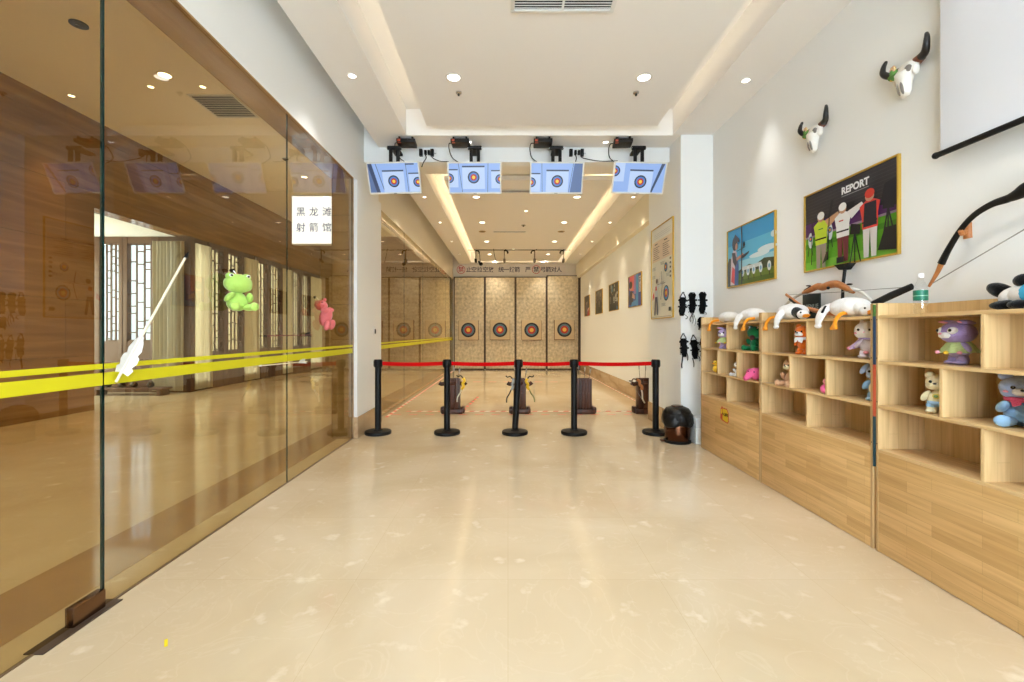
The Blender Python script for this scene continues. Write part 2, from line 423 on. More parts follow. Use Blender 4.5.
def lattice(mb, axis, a0, a1, z0, z1, c, mtl, seed):
    """rectilinear screen work between a0..a1 and z0..z1"""
    rnd = random.Random(seed)
    def bx(p0, p1, q0, q1):
        if axis == 'y': mb.box(c - .014, c + .014, p0, p1, q0, q1, mtl)
        else: mb.box(p0, p1, c - .014, c + .014, q0, q1, mtl)
    n = max(3, round((a1 - a0) / .15)); w = (a1 - a0) / n
    for i in range(n + 1): bx(a0 + i * w - .014, a0 + i * w + .014, z0, z1)
    for i in range(n):
        z = z0 + rnd.uniform(.05, .3)
        while z < z1 - .05:
            bx(a0 + i * w, a0 + (i + 1) * w, z - .013, z + .013); z += rnd.choice((.16, .28, .42))
    bx(a0, a1, z0, z0 + .03); bx(a0, a1, z1 - .03, z1)

def curtain_mat(name, base, thru, fac):
    m, nt, b, out = nodes_of(name)
    b.inputs['Base Color'].default_value = lin(base); b.inputs['Roughness'].default_value = .9
    tl = nt.nodes.new('ShaderNodeBsdfTranslucent'); tl.inputs['Color'].default_value = lin(thru)
    mx = nt.nodes.new('ShaderNodeMixShader'); mx.inputs['Fac'].default_value = fac
    nt.links.new(b.outputs[0], mx.inputs[1]); nt.links.new(tl.outputs[0], mx.inputs[2]); nt.links.new(mx.outputs[0], out.inputs['Surface'])
    return m
CURT = curtain_mat('pleated_curtain', (206, 196, 172), (196, 186, 162), .48)
SHEER = curtain_mat('sheer_curtain', (200, 186, 156), (168, 156, 130), .4)
FROST = curtain_mat('frosted_pane', (216, 222, 226), (206, 216, 232), .7)
# screens along the lobby side wall: pairs of lattice lights with curtains between
PAIRS = [((10.72, 11.15), (11.35, 11.95)), ((12.72, 13.2), (13.4, 14.0)), ((14.7, 15.25), (15.45, 16.0))]
n = 4
for pi, pr in enumerate(PAIRS):
    for a, b in pr:
        r = struct_root('window_%d' % n, (-7.0, a, 0)); n += 1
        m = MB(); L = b - a
        m.box(-.09, .03, -.1, 0, 0, 3.42, WOODL, .006); m.box(-.09, .03, L, L + .1, 0, 3.42, WOODL, .006)
        m.box(-.09, .03, 0, L, 3.3, 3.42, WOODL, .006); m.box(-.09, .03, 0, L, 0, .85, WOODL, .006)
        m.build('window_frame', r)
        m = MB(); lattice(m, 'y', 0, L, .85, 3.3, 0, WOODL, n); m.build('lattice', r)
        m = MB(); m.box(-.075, -.07, 0, L, .85, 3.3, CLEAR); m.build('pane', r)
# plain glazed lights behind the curtains
r = struct_root('window_16', (-7.0, 0, 0)); m = MB()
GAPS = [(10.02, 10.62), (12.05, 12.62), (14.1, 14.6), (16.1, 17.0)]
for a, b in GAPS:
    m.box(-.22, -.02, a, b, 0, .25, WOODL); m.box(-.22, -.02, a, b, 3.3, 3.42, WOODL)
m.build('window_frame', r)
m = MB()
for a, b in GAPS: m.box(-.105, -.10, a, b, .25, 3.3, CLEAR)
m.build('pane', r)
m = MB(); m.box(-7.22, -6.97, 9.98, 10.14, 0, 3.42, WOODL); struct('trim_8', m)
# facing bay
r = struct_root('window_15', (-8.3, 10.05, 0)); m = MB()
for x in (-1.4, -.73, -.2, -.12, .5, .58, 1.28): m.box(x - .055, x + .055, -.06, .06, 0, 3.42, WOODL, .006)
m.box(-1.4, 1.3, -.05, .05, 3.27, 3.42, WOODL); m.box(-1.4, .55, -.05, .05, 0, 1.12, WOODL); m.box(.55, 1.3, -.05, .05, 0, .2, WOODL)
m.build('window_frame', r)
m = MB(); lattice(m, 'x', -.56, -.26, 1.12, 3.27, 0, WOODL, 31); lattice(m, 'x', -.07, .45, 1.12, 3.27, 0, WOODL, 33); lattice(m, 'x', -1.34, -.79, 1.12, 3.27, 0, WOODL, 35); m.build('lattice', r)
m = MB(); m.box(-1.4, 1.3, .07, .075, .2, 3.27, FROST); m.build('pane', r)

def curtain(p0, p1, z0, z1, label, waves, mt=None):
    mt = mt or CURT
    p0, p1 = Vector(p0 + (0,)), Vector(p1 + (0,)); d = p1 - p0; L = d.length; d.normalize(); nrm = Vector((-d.y, d.x, 0))
    m = MB(); N = waves * 8
    rings = []
    for j, z in enumerate((0, (z1 - z0) * .5, z1 - z0)):
        row = []
        for i in range(N + 1):
            t = i / N
            row.append(m.bm.verts.new(d * (L * t - L / 2) + nrm * (.035 * math.sin(2 * PI * waves * t + .4 * j) + .012 * math.sin(5.3 * i + j)) + Vector((0, 0, z))))
        rings.append(row)
    for a, b in zip(rings, rings[1:]):
        for i in range(N): m.face([a[i], a[i + 1], b[i + 1], b[i]], mt, True)
    o = m.build('curtain', None, (p0 + p1) / 2 + Vector((0, 0, z0)))
    return tag(o, label, 'curtain')
curtain((-7.75, 9.9), (-7.06, 9.9), .04, 3.3, 'pale pleated curtain beside the lobby lattice facing the hall', 9)
curtain((-6.95, 10.10), (-6.95, 10.66), .04, 3.3, 'pale pleated curtain at the corner where the lattice wall turns', 6)
curtain((-6.95, 12.0), (-6.95, 12.68), .04, 3.3, 'pale pleated curtain between first and second lattice pairs', 6)
curtain((-6.95, 14.05), (-6.95, 14.66), .04, 3.3, 'pale pleated curtain between second and third lattice pairs', 5)
curtain((-6.95, 16.05), (-6.95, 16.95), .04, 3.3, 'pale pleated curtain at the far end of the lattice wall', 6)

for i, (a, b) in enumerate(((10.68, 12.62), (12.68, 14.6), (14.66, 16.95))):
    curtain((-7.27, a), (-7.27, b), .5, 3.38, 'sheer curtain hanging behind the %s pair of lobby lattices' % ORD[i], 14, SHEER)
# low bench with metal pots in front of the facing bay
b = thing('bench', 'low dark bench standing before the lobby lattice bay', 'bench', (-7.9, 9.55, 0))
m = MB(); m.box(-.75, .75, -.15, .15, .12, .16, WOODL, .008); m.build('seat', b)
for x in (-.66, .66):
    m = MB(); m.box(x - .04, x + .04, -.13, .13, 0, .12, WOODL, .006); m.build('leg', b)
for i, x in enumerate((-8.4, -8.1, -7.85, -7.5)):
    m = MB(); m.lathe([(.03, 0), (.06, .02), (.07, .06), (.05, .1), (.035, .12), (.04, .13)], STEELD, 16)
    tag(m.build('metal_pot', None, (x, 9.55, .16)), 'small dark metal pot on the low lobby bench', 'pot', 'metal pots on the lobby bench')
# ================================================================== LIGHT
def light(name, kind, loc, energy, color, rot=(0, 0, 0), size=.1, size_y=None, angle=1.2, blend=.6, parent=None):
    l = bpy.data.lights.new(name, kind); l.energy = energy; l.color = color
    if kind == 'AREA':
        l.shape = 'RECTANGLE' if size_y else 'SQUARE'; l.size = size
        if size_y: l.size_y = size_y
    elif kind == 'SPOT': l.spot_size = angle; l.spot_blend = blend; l.shadow_soft_size = size
    else: l.shadow_soft_size = size
    o = bpy.data.objects.new(name, l); COL.objects.link(o); o.location = loc; o.rotation_euler = rot
    if parent is not None: o.parent = parent
    return o
NEUTRAL, WARM, AMBER = (1, .98, .95), (1, .85, .63), (1, .76, .44)
LENSN = emit('lamp_lens_neutral', (255, 248, 236), 9); LENSW = emit('lamp_lens_warm', (255, 240, 210), 8)
RIMW = mat('lamp_rim', (225, 222, 214), .4)
def downlight(x, y, z, r, label, power, color, lens, group=None, angle=1.9, blend=.8):
    t = thing('downlight', label, 'ceiling light', (x, y, z), 0, group)
    m = MB(); m.lathe([(r * .78, -.002), (r * .82, -.008), (r, -.006), (r * 1.02, .0), (r * .78, .0)], RIMW, 24, caps=False); m.build('trim_ring', t)
    m = MB(); m.lathe([(.001, -.003), (r * .4, -.0034), (r * .79, -.002)], lens, 24); m.build('lens', t)
    if power: light('lamp', 'SPOT', (0, 0, -.03), power, color, (0, 0, 0), r * .7, None, angle, blend, t)
    return t
MP, RP = 62, 98
for x, w in ((-.52, 'glass'), (1.30, 'white')):
    downlight(x, 4.35, ZC, .075, 'large round downlight in the main ceiling panel, on its %s wall side' % w, MP, NEUTRAL, LENSN)
for x in (-.52, 1.30): downlight(x, 1.9, ZC, .075, 'added large round downlight out of sight above the viewer in the main ceiling panel', MP, NEUTRAL, LENSN, 'added downlights overhead')  # unseen lamps added for light, repeating the row ahead
downlight(-1.48, 4.32, ZC, .045, 'small round downlight in the main soffit above the glass wall', 26, NEUTRAL, LENSN)
downlight(2.30, 4.4, ZC, .045, 'small round downlight in the main soffit above the white wall', 26, NEUTRAL, LENSN, angle=1.1)
for x in (-1.48, 2.3): downlight(x, 2.0, ZC, .045, 'added small round downlight in the main soffit, out of sight above the viewer', 22, NEUTRAL, LENSN, 'added small downlights overhead')  # added out of view for light, like the soffit lamps ahead
downlight(-.5, 5.82, ZC, .04, 'small downlight before the header, beside the second media box', 12, NEUTRAL, LENSN)
downlight(1.25, 5.82, ZC, .04, 'small downlight before the header, beside the fourth media box', 12, NEUTRAL, LENSN)
YS = [8.17, 10.05, 12.15, 14.1]
for i, y in enumerate(YS):
    downlight(-.57, y, ZC, .075, 'large downlight in the range ceiling, %s in the row nearer the glass' % ORD[i], RP, WARM, LENSW)
    downlight(1.24, y, ZC, .075, 'large downlight in the range ceiling, %s in the row nearer the pictures' % ORD[i], RP, WARM, LENSW)
    downlight(-1.5, y, ZC, .04, 'small downlight in the range soffit, %s along the glass wall' % ORD[i], 40, WARM, LENSW)
    downlight(2.25, y, ZC, .04, 'small downlight in the range soffit, %s along the picture wall' % ORD[i], 46, WARM, LENSW, angle=1.0)
downlight(.36, 9.1, ZC, .04, 'small downlight at the middle of the range ceiling, nearer the screens', 14, WARM, LENSW)
downlight(.16, 13.2, ZC, .04, 'small downlight at the middle of the range ceiling, nearer the targets', 14, WARM, LENSW)
for x in (-.45, 1.24): downlight(x, 15.62, ZC + .325, .045, 'small downlight above the lettered target wall', 95, (1, .92, .78), LENSW, 'downlights washing the target wall', angle=1.3)
# lobby lamps
downlight(-4.79, 6.35, ZL, .10, 'large downlight in the dim lobby ceiling beyond the glass', 290, WARM, LENSW)
downlight(-5.22, 6.65, ZL, .05, 'small lobby downlight farther from the hall, beside the large one', 40, WARM, LENSW)
downlight(-4.46, 6.65, ZL, .05, 'small lobby downlight nearer the hall, beside the large one', 40, WARM, LENSW)
downlight(-6.62, 6.9, ZL, .05, 'downlight washing the brown stone wall of the lobby', 160, AMBER, LENSW, angle=.9)
for y in (2.2, 10.5, 13.5): downlight(-4.7, y, ZL, .08, 'downlight along the middle of the lobby ceiling', 290, WARM, LENSW, 'lobby middle downlights')
# hidden light strips in the ceiling channels
def strip(x, y, z, lx, ly, e, col, rot): light('cove_strip', 'AREA', (x, y, z), e, col, rot, lx, ly)
UP = (PI, 0, 0)
ym, yl = (5.36 - .9) / 2, 6.2
strip(-.93, ym, ZC + .1, .05, yl, 6, WARM, (PI, 0, 0)); strip(1.73, ym, ZC + .1, .05, yl, 6, WARM, (PI, 0, 0))
strip(.4, 5.33, ZC + .1, 2.6, .05, 2.5, WARM, (PI, 0, 0))
ym, yl = (7.27 + 15.45) / 2, 8.1
strip(-.98, ym, ZC + .1, .05, yl, 25, AMBER, (PI, 0, 0)); strip(1.66, ym, ZC + .1, .05, yl, 25, AMBER, (PI, 0, 0))
strip(.34, 15.42, ZC + .1, 2.6, .05, 14, AMBER, (PI, 0, 0))


# daylight
w = bpy.data.worlds.new('sky'); scene.world = w; w.use_nodes = True
bg = w.node_tree.nodes['Background']; bg.inputs['Color'].default_value = (.75, .875, 1, 1); bg.inputs['Strength'].default_value = 14.5
def portal(loc, rot, sx, sy):
    o = light('daylight', 'AREA', loc, 1, (1, 1, 1), rot, sx, sy); o.data.cycles.is_portal = True
portal((.3, -3.2, 1.77), (-PI / 2, 0, 0), 3.8, 3.0)       # points +Y
portal((-9.9, 8.8, 1.75), (0, -PI / 2, 0), 2.9, 1.9)  # serves the added recess window
portal((-8.3, 10.2, 1.8), (PI / 2, 0, 0), 2.7, 3.1)       # points -Y
portal((-7.35, 13.4, 1.8), (0, -PI / 2, 0), 3.1, 7.0)     # points +X

# ------------------------------------------------------------------ camera
cam = bpy.data.cameras.new('camera'); co = bpy.data.objects.new('camera', cam); COL.objects.link(co)
co.location = (0, 0, H); co.rotation_euler = (PI / 2, 0, 0)
cam.sensor_fit = 'HORIZONTAL'; cam.sensor_width = 36; cam.lens = 36 * F / 1024
cam.shift_x = (512 - U0) / 1024; cam.shift_y = (V0 - 341) / 1024
cam.clip_start = .02; cam.clip_end = 200
scene.camera = co
vs = scene.view_settings
scene.display_settings.display_device = 'sRGB'
vs.view_transform = 'Standard'; vs.look = 'None'; vs.gamma = 1; vs.use_curve_mapping = False; vs.exposure = 0.0
cy = scene.cycles
cy.max_bounces = 8; cy.diffuse_bounces = 5; cy.glossy_bounces = 4; cy.transparent_max_bounces = 16; cy.transmission_bounces = 6
cy.caustics_reflective = False; cy.caustics_refractive = False; cy.sample_clamp_indirect = 6
# ================================================================== BARRIER POSTS
POSTS = [(-1.676, 'beside the glass wall pier'), (-.786, 'before the bow stand with the yellow bow'), (.09, 'leaning slightly, before the bow stand holding two bows'),
         (.852, 'before the slatted quiver stand without a bow'), (1.905, 'beside the bronze bin')]
YP = 5.87
for i, (x, w) in enumerate(POSTS):
    t = thing('barrier_post', 'black retractable belt barrier post ' + w, 'barrier post', (x, YP, 0), 0, 'barrier posts across the hall')
    m = MB(); m.lathe([(.001, 0), (.163, 0), (.168, .008), (.168, .032), (.160, .042), (.06, .05), (.05, .06), (.001, .06)], BLACKM, 40); m.build('base', t)
    lean = .045 if i == 2 else 0
    m = MB(); m.cyl((0, 0, .05), (lean, 0, .87), .040, BLACKM, n=24); m.build('pole', t)
    m = MB(); m.lathe([(.001, .86), (.050, .86), (.053, .865), (.053, .945), (.048, .958), (.001, .96)], BLACKM, 28, M=Matrix.Translation((lean, 0, 0)))
    for a in range(4):
        c, s_ = math.cos(a * PI / 2), math.sin(a * PI / 2)
        m.box(lean + c * .045 - .012, lean + c * .045 + .012, s_ * .045 - .012, s_ * .045 + .012, .875, .945, BLACKM, .003)
    m.build('belt_head', t)
    if i < 4:
        dx = POSTS[i + 1][0] - x + (.045 if i == 1 else 0) - (.045 if i == 2 else 0)
        m = MB(); N = 12
        a = []
        for k in range(N + 1):
            q = k / N; px = lean + .05 + (dx - .10) * q; sag = -.012 * math.sin(PI * q)
            a.append([m.bm.verts.new((px, yy_, zz + sag)) for yy_, zz in ((-.0015, .883), (.0015, .883), (.0015, .932), (-.0015, .932))])
        m.ring_faces(a, RED, True, False)
        o = m.build('belt', t); o['label'] = 'bright red belt'

# ================================================================== SHELF UNITS
XF = 2.2
def shelf_unit(y1, y0, label, dv):
    """y1 far end, y0 near end; root at the middle of the floor line"""
    yc = (y0 + y1) / 2
    t = thing('shelf_unit', label, 'shelf', (XF, yc, 0), 0, 'rubberwood shelf units')
    h = (y1 - y0) / 2; D = .29; T = .018
    for s in (-1, 1):
        m = MB(); m.box(0, D, s * h - (T if s > 0 else 0), s * h + (0 if s > 0 else T), 0, 1.478, WOODV, .002)
        for z in (1.38, 1.15, .89, .64):
            m.cyl((-.0004, s * (h - .009), z), (.0005, s * (h - .009), z), .004, BLACK, n=8)
        m.build('side_panel', t)
    m = MB(); m.box(D - .012, D, -h + T, h - T, .02, 1.475, WOODB); m.build('back_panel', t)
    m = MB(); m.box(0.001, D - .012, -h + T, h - T, 1.387, 1.405, WOODH, .002); m.build('top_board', t)
    for z in (1.135, .872, .61):
        m = MB(); m.box(0.001, D - .012, -h + T, h - T, z - T, z, WOODH, .002); m.build('shelf', t)
    m = MB(); m.box(0.001, .016, -h + T, h - T, .004, .592, WOODF, .0015); m.build('front_panel', t)
    rows = ((1.135, 1.387), (.872, 1.117), (.61, .854))
    for (za, zb), ys in zip(rows, dv):
        for y in ys:
            m = MB(); m.box(0.002, D - .012, y - yc - T / 2, y - yc + T / 2, za, zb, WOODV, .0015); m.build('divider', t)
    return t
U = [(5.19, 3.972), (3.966, 2.745), (2.722, 1.501)]
LB = ['pale wooden shelf unit next to the bronze bin, a yellow sticker on its front',
      'middle pale wooden shelf unit, geese and a bow on its top',
      'pale wooden shelf unit nearest the viewer with a bottle on its top']
for (a, b), l in zip(U, LB):
    w = (a - b) / 3
    shelf_unit(a, b, l, ([(a + b) / 2], [a - w, a - 2 * w], [(a + b) / 2]))
# coloured board standing in the gap
m = MB()
for z0, z1, c in ((1.40, 1.47, mat('board_green', (70, 120, 50), .5)), (1.11, 1.40, mat('board_navy', (22, 58, 92), .5)), (.80, 1.11, mat('board_orange', (196, 84, 52), .5)), (.50, .80, mat('board_teal', (18, 62, 74), .5))):
    m.box(-.004, .27, -.007, .007, z0 - .5, z1 - .5, c)
tag(m.build('display_board', None, (XF, 2.7325, .5)), 'thin board edge striped green, blue, orange and teal between two shelf units', 'board')
# sticker
t = thing('warning_sticker', 'yellow rounded sticker with red border on a shelf unit front', 'sticker', (XF - .001, 4.62, .475))
def on_front(pts, d): return [(-d, -s, z) for s, z in pts]
m = MB(); m.prism(on_front([(-.09, -.055), (-.085, .04), (-.055, .075), (-.035, .062), (.05, .062), (.085, .02), (.09, -.06), (.06, -.085), (-.06, -.07)], 0), (-.001, 0, 0), mat('sticker_red', (196, 66, 30), .5)); m.build('border', t)
SY = mat('sticker_yellow', (226, 188, 34), .5)
m = MB(); m.prism(on_front([(-.04, -.06), (-.04, .052), (.045, .052), (.075, .018), (.08, -.055), (.055, -.075)], .001), (-.0006, 0, 0), SY)
m.prism(on_front([(-.08, -.005), (-.075, .035), (-.055, .05), (-.05, -.005)], .001), (-.0006, 0, 0), SY)
m.text('小心碰头', .036, Matrix.Translation((-.002, -.016, -.004)) @ Matrix(((0, 0, -1, 0), (-1, 0, 0, 0), (0, 1, 0, 0), (0, 0, 0, 1))), BLACK, .0003, .001)
m.build('sheet', t)

# ================================================================== BIN, SMALL BOX, SWITCH
t = thing('trash_can', 'bronze pedal bin lined with a black bag beside the shelf unit', 'bin', (2.02, 5.43, 0))
BR2 = mat('polished_bronze', (84, 54, 38), .18, metal=1)
m = MB(); m.lathe([(.001, .012), (.140, .012), (.145, .02), (.150, .29), (.146, .295), (.001, .295)], BR2, 36); m.build('body', t)
m = MB(); m.lathe([(.001, 0), (.152, 0), (.155, .006), (.155, .03), (.147, .034), (.001, .034)], BLACK, 36); m.build('foot_ring', t)
m = MB(); m.box(-.2, -.14, -.03, .03, .012, .03, BR2, .006); m.build('pedal', t)
BAG = mat('black_bag', (9, 8, 8), .35, spec=.35, bump=.8, bscale=30)
m = MB(); rb = random.Random(3)
rings = []
for r, z in ((.154, .20), (.17, .21), (.182, .25), (.18, .30), (.168, .345), (.15, .36)):
    rings.append([m.bm.verts.new(((r + .012 * math.sin(5 * a + 9 * z) + rb.uniform(-.006, .006)) * math.cos(a), (r + .012 * math.sin(7 * a + 20 * z)) * math.sin(a), z + .014 * math.sin(3 * a))) for a in [2 * PI * k / 40 for k in range(40)]])
m.ring_faces(rings, BAG, False); m.build('bin_bag', t)
m = MB(); m.lathe([(.158, .345), (.155, .37), (.13, .405), (.08, .425), (.001, .432)], BAG, 36); m.build('lid', t)
m = MB(); m.lathe([(.07, .4275), (.065, .437), (.03, .442), (.001, .443)], BR2, 28); m.build('lid_cap', t)
t = thing('white_box', 'plain white box with a lid on the floor between bin and shelf unit', 'box', (2.315, 5.4, 0))
m = MB(); m.box(-.125, .125, -.1, .1, 0, .19, WHITEP, .006); m.build('body', t)
m = MB(); m.box(-.13, .13, -.105, .105, .19, .31, mat('box_grey', (206, 209, 212), .5), .008); m.build('lid', t)
t = thing('card_reader', 'small white wall switch with dark face on the glass wall pier', 'wall switch', (XP, 6.35, 1.335))
m = MB(); m.box(0, .01, -.05, .05, -.06, .06, WHITEP, .004); m.build('plate', t)
m = MB(); m.box(.01, .013, -.03, .03, -.045, .02, BLACK, .003); m.build('face', t)

# ================================================================== ARM GUARDS ON THE PIER
NYL = mat('black_webbing', (8, 8, 9), .85, spec=.15, bump=.3, bscale=200)
def guard(u, v0, v1, tilt, kind, label, tails):
    Y = 5.61; x, zt = on_y(u, v0, Y); _, zb = on_y(u, v1, Y); L = zt - zb
    t = thing('arm_guard', label, 'arm guard', (x, Y, zt), 0, 'black arm guards hung on the pier')
    R = Matrix.Rotation(tilt, 4, 'Y')
    m = MB(); m.cyl((0, 0, 0), (0, -.05, 0), .004, CHROME, n=10); m.ball((0, -.05, 0), .006, CHROME, u=10, v=8); m.build('hook', t)
    m = MB()
    if kind == 'loop':
        m.tube([R @ Vector(p) for p in ((0, -.02, .004), (-.03, -.02, -.05), (-.035, -.02, -.07))], .006, NYL, 8); m.tube([R @ Vector(p) for p in ((0, -.02, .004), (.03, -.02, -.05), (.035, -.02, -.07))], .006, NYL, 8)
        top = -.06
    else:
        top = .012
    w = .046
    prof = [(-w * .5, top), (w * .5, top), (w, top - .03), (w * .72, top - .08), (w * .95, -L * .55), (w * .8, -L * .8), (w * .45, -L), (-w * .45, -L), (-w * .85, -L * .8), (-w * .65, -L * .55), (-w * .75, top - .08), (-w, top - .03)]
    m.prism([R @ Vector((a, -.012, b)) for a, b in prof], R @ Vector((0, -.016, 0)), NYL)
    m.build('shield', t)
    for k, (a, z, ln, sw) in enumerate(tails):
        m = MB()
        pts = catmull([R @ Vector(p) for p in ((a, -.022, -L * z), (a + sw * .6, -.035, -L * z - ln * .35), (a + sw, -.03, -L * z - ln * .7), (a + sw * .8, -.02, -L * z - ln))], 5)
        m.tube(pts, .008, NYL, 8, flat=(1, .35)); m.build('strap', t)
    m = MB()
    for z in (.35, .62):
        m.box(-.058, .058, -.034, -.028, -L * z - .009, -L * z + .009, NYL, .002, M=R)
        m.box(.03, .05, -.038, -.034, -L * z - .012, -L * z + .012, BLACK, .002, M=R)
    m.build('cross_strap', t)
guard(682.5, 292.5, 316, .06, 'loop', 'black arm guard by the pier edge, upper row, its strap swung out', [(-.03, .85, .08, .1), (.04, .5, .1, .05)])
guard(691.5, 293.5, 313, 0, 'flat', 'black arm guard at the middle of the upper row with a knotted strap below', [(-.02, .95, .14, .03), (.02, .95, .12, -.05), (.0, .95, .17, .04)])
guard(702, 293, 314, .03, 'flat', 'black arm guard of the upper row next to the shelf unit', [(-.04, .6, .1, .02), (.03, .9, .03, .02)])
guard(682.5, 333.5, 357, -.05, 'loop', 'black arm guard by the pier edge, lower row, two straps dangling', [(-.04, .35, .16, -.01), (.03, .8, .1, .01), (-.02, .95, .15, -.02)])
guard(692.5, 335, 359, -.1, 'loop', 'black arm guard at the middle of the lower row with one long strap', [(-.04, .95, .11, .01), (.04, .9, .06, .01)])
guard(702.5, 335, 361, -.03, 'loop', 'black arm guard half hidden behind the shelf unit end, lower row', [(-.03, .9, .05, .0)])
guard(701, 318, 328, .03, 'flat', 'short black arm guard between the two rows beside the shelf end', [(-.02, .7, .06, -.01)])

# ================================================================== PICTURES
PCOL = {}
def pc(c):
    k = 'print_%02x%02x%02x' % c
    return mat(k, c, .35, spec=.4)
class Pic:
    """flat printed picture: s runs 0..1 in reading direction, t 0..1 upwards"""
    def __init__(p, w, h): p.m = MB(); p.w, p.h, p.d = w, h, .0105
    def P(p, s, t): return (-p.d, p.w * (.5 - s), p.h * t)
    def poly(p, pts, c):
        p.d += .00025; p.m.poly([p.P(*q) for q in pts][::-1], pc(c))
    def rect(p, s0, s1, t0, t1, c): p.poly([(s0, t0), (s1, t0), (s1, t1), (s0, t1)], c)
    def ell(p, s, t, rs, rt, c, n=18): p.poly([(s + rs * math.cos(2 * PI * k / n), t + rt * math.sin(2 * PI * k / n)) for k in range(n)], c)
    def line(p, a, b, w, c):
        (s0, t0), (s1, t1) = a, b; dx, dy = (s1 - s0) * p.w, (t1 - t0) * p.h; L = math.hypot(dx, dy) or 1
        ox, oy = -dy / L * w / 2 / p.w, dx / L * w / 2 / p.h
        p.poly([(s0 - ox, t0 - oy), (s1 - ox, t1 - oy), (s1 + ox, t1 + oy), (s0 + ox, t0 + oy)], c)
    def text(p, body, size, s, t, c, bold=.0):
        p.d += .0003
        M = Matrix.Translation(p.P(s, t)) @ Matrix(((0, 0, -1, 0), (-1, 0, 0, 0), (0, 1, 0, 0), (0, 0, 0, 1)))
        p.m.text(body, size, M, pc(c), .0002, bold)
    def target(p, s, t, r, asp=1):
        for k, c in ((1, (30, 30, 34)), (.82, (60, 150, 205)), (.56, (205, 60, 50)), (.3, (240, 205, 70))): p.ell(s, t, r * k / p.w, r * k * asp / p.h, c)
def picture(name, label, X, Ya, Yb, z0, h, draw, fw=.012, fm=None, group=None):
    w = Ya - Yb; t = thing(name, label, 'picture', (X, (Ya + Yb) / 2, z0), 0, group)
    fm = fm or GOLD
    m = MB()
    for a in ((-w / 2, -w / 2 + fw, 0, h), (w / 2 - fw, w / 2, 0, h), (-w / 2 + fw, w / 2 - fw, 0, fw), (-w / 2 + fw, w / 2 - fw, h - fw, h)):
        m.box(-.022, 0, a[0], a[1], a[2], a[3], fm, .002)
    m.build('frame', t)
    p = Pic(w - fw, h - fw / 2); p.rect(.0, 1, .01, 1, (90, 90, 90)); draw(p); p.m.build('print', t)
    return t
def figure(p, s, t0, k, top, legs, head, hair=None, arm=None, bag=None):
    """standing figure seen from behind; k = height in t"""
    a = k * p.h / p.w
    p.poly([(s - .11 * a, t0), (s - .02 * a, t0), (s, t0 + .42 * k), (s + .03 * a, t0), (s + .12 * a, t0), (s + .14 * a, t0 + .5 * k), (s - .13 * a, t0 + .5 * k)], legs)
    p.poly([(s - .14 * a, t0 + .42 * k), (s + .15 * a, t0 + .42 * k), (s + .15 * a, t0 + .62 * k), (s + .19 * a, t0 + .78 * k), (s + .06 * a, t0 + .84 * k), (s - .07 * a, t0 + .84 * k), (s - .19 * a, t0 + .77 * k), (s - .15 * a, t0 + .6 * k)], top)
    if arm: p.poly([(s + .1 * a, t0 + .82 * k), (s + .42 * a, t0 + .9 * k), (s + .46 * a, t0 + .84 * k), (s + .2 * a, t0 + .68 * k)], arm)
    if bag: p.poly([(s - .12 * a, t0 + .45 * k), (s + .13 * a, t0 + .45 * k), (s + .12 * a, t0 + .8 * k), (s - .1 * a, t0 + .8 * k)], bag)
    p.ell(s, t0 + .89 * k, .085 * a, .075 * k, (196, 150, 120)); p.ell(s, t0 + .93 * k, .09 * a, .07 * k, head)
    p.line((s - .14 * a, t0 + .52 * k), (s + .14 * a, t0 + .52 * k), .012, (30, 30, 30))
def draw_report(p):
    p.rect(0, 1, .0, .46, (92, 158, 40)); p.rect(0, 1, .0, .12, (116, 178, 58)); p.rect(0, 1, .3, .36, (70, 130, 34))
    p.rect(0, 1, .45, .62, (78, 34, 92)); p.rect(0, 1, .62, 1, (48, 44, 46))
    for k in range(9): p.rect(0, 1, .64 + .04 * k, .645 + .04 * k, (66, 62, 62))
    p.rect(0, 1, .43, .455, (150, 130, 150))
    p.poly([(.44, .58), (.58, .55), (.6, .7), (.47, .72)], (30, 28, 30)); p.poly([(.3, .62), (.33, .62), (.37, .82), (.34, .82)], (34, 32, 34))
    p.text('REPORT', .072, .60, .865, (236, 236, 236), .0028); p.rect(.46, .74, .80, .808, (150, 150, 150))
    for s, q in ((.08, .4), (.33, .44)):
        p.ell(s, q, .03, .1, (210, 220, 226)); p.target(s, q + .02, .022); p.line((s - .02, q - .1), (s - .03, q - .2), .008, (40, 40, 40)); p.line((s + .02, q - .1), (s + .03, q - .2), .008, (40, 40, 40))
    figure(p, .22, .02, .70, (186, 206, 52), (150, 140, 124), (232, 232, 228), arm=(196, 150, 110))
    p.line((.10, .08), (.11, .62), .008, (26, 26, 26)); p.rect(.19, .25, .50, .512, (60, 130, 60))
    figure(p, .48, .04, .69, (232, 232, 230), (110, 50, 52), (236, 236, 234), arm=(226, 224, 222)); p.rect(.44, .49, .515, .53, (196, 80, 80))
    p.line((.31, .1), (.33, .66), .01, (30, 30, 30)); p.line((.29, .2), (.31, .1), .008, (30, 30, 30))
    figure(p, .76, .03, .74, (206, 60, 50), (206, 202, 198), (206, 58, 40), bag=(30, 28, 36))
    for s, q in ((.615, .33), (.93, .5)):
        p.poly([(s - .05, q), (s + .05, q - .02), (s + .06, q + .08), (s - .04, q + .12)], (24, 24, 26))
        for dx in (-.05, 0, .06): p.line((s, q), (s + dx, q - .33), .012, (26, 26, 28))
    p.poly([(.86, .55), (1, .5), (1, .78), (.9, .76)], (22, 20, 24)); p.poly([(.84, .08), (1, .05), (1, .3), (.9, .3)], (26, 26, 28))
    p.rect(.42, .5, .03, .1, (40, 40, 44)); p.poly([(.25, .06), (.31, .1), (.32, .2), (.3, .2)], (60, 60, 40))
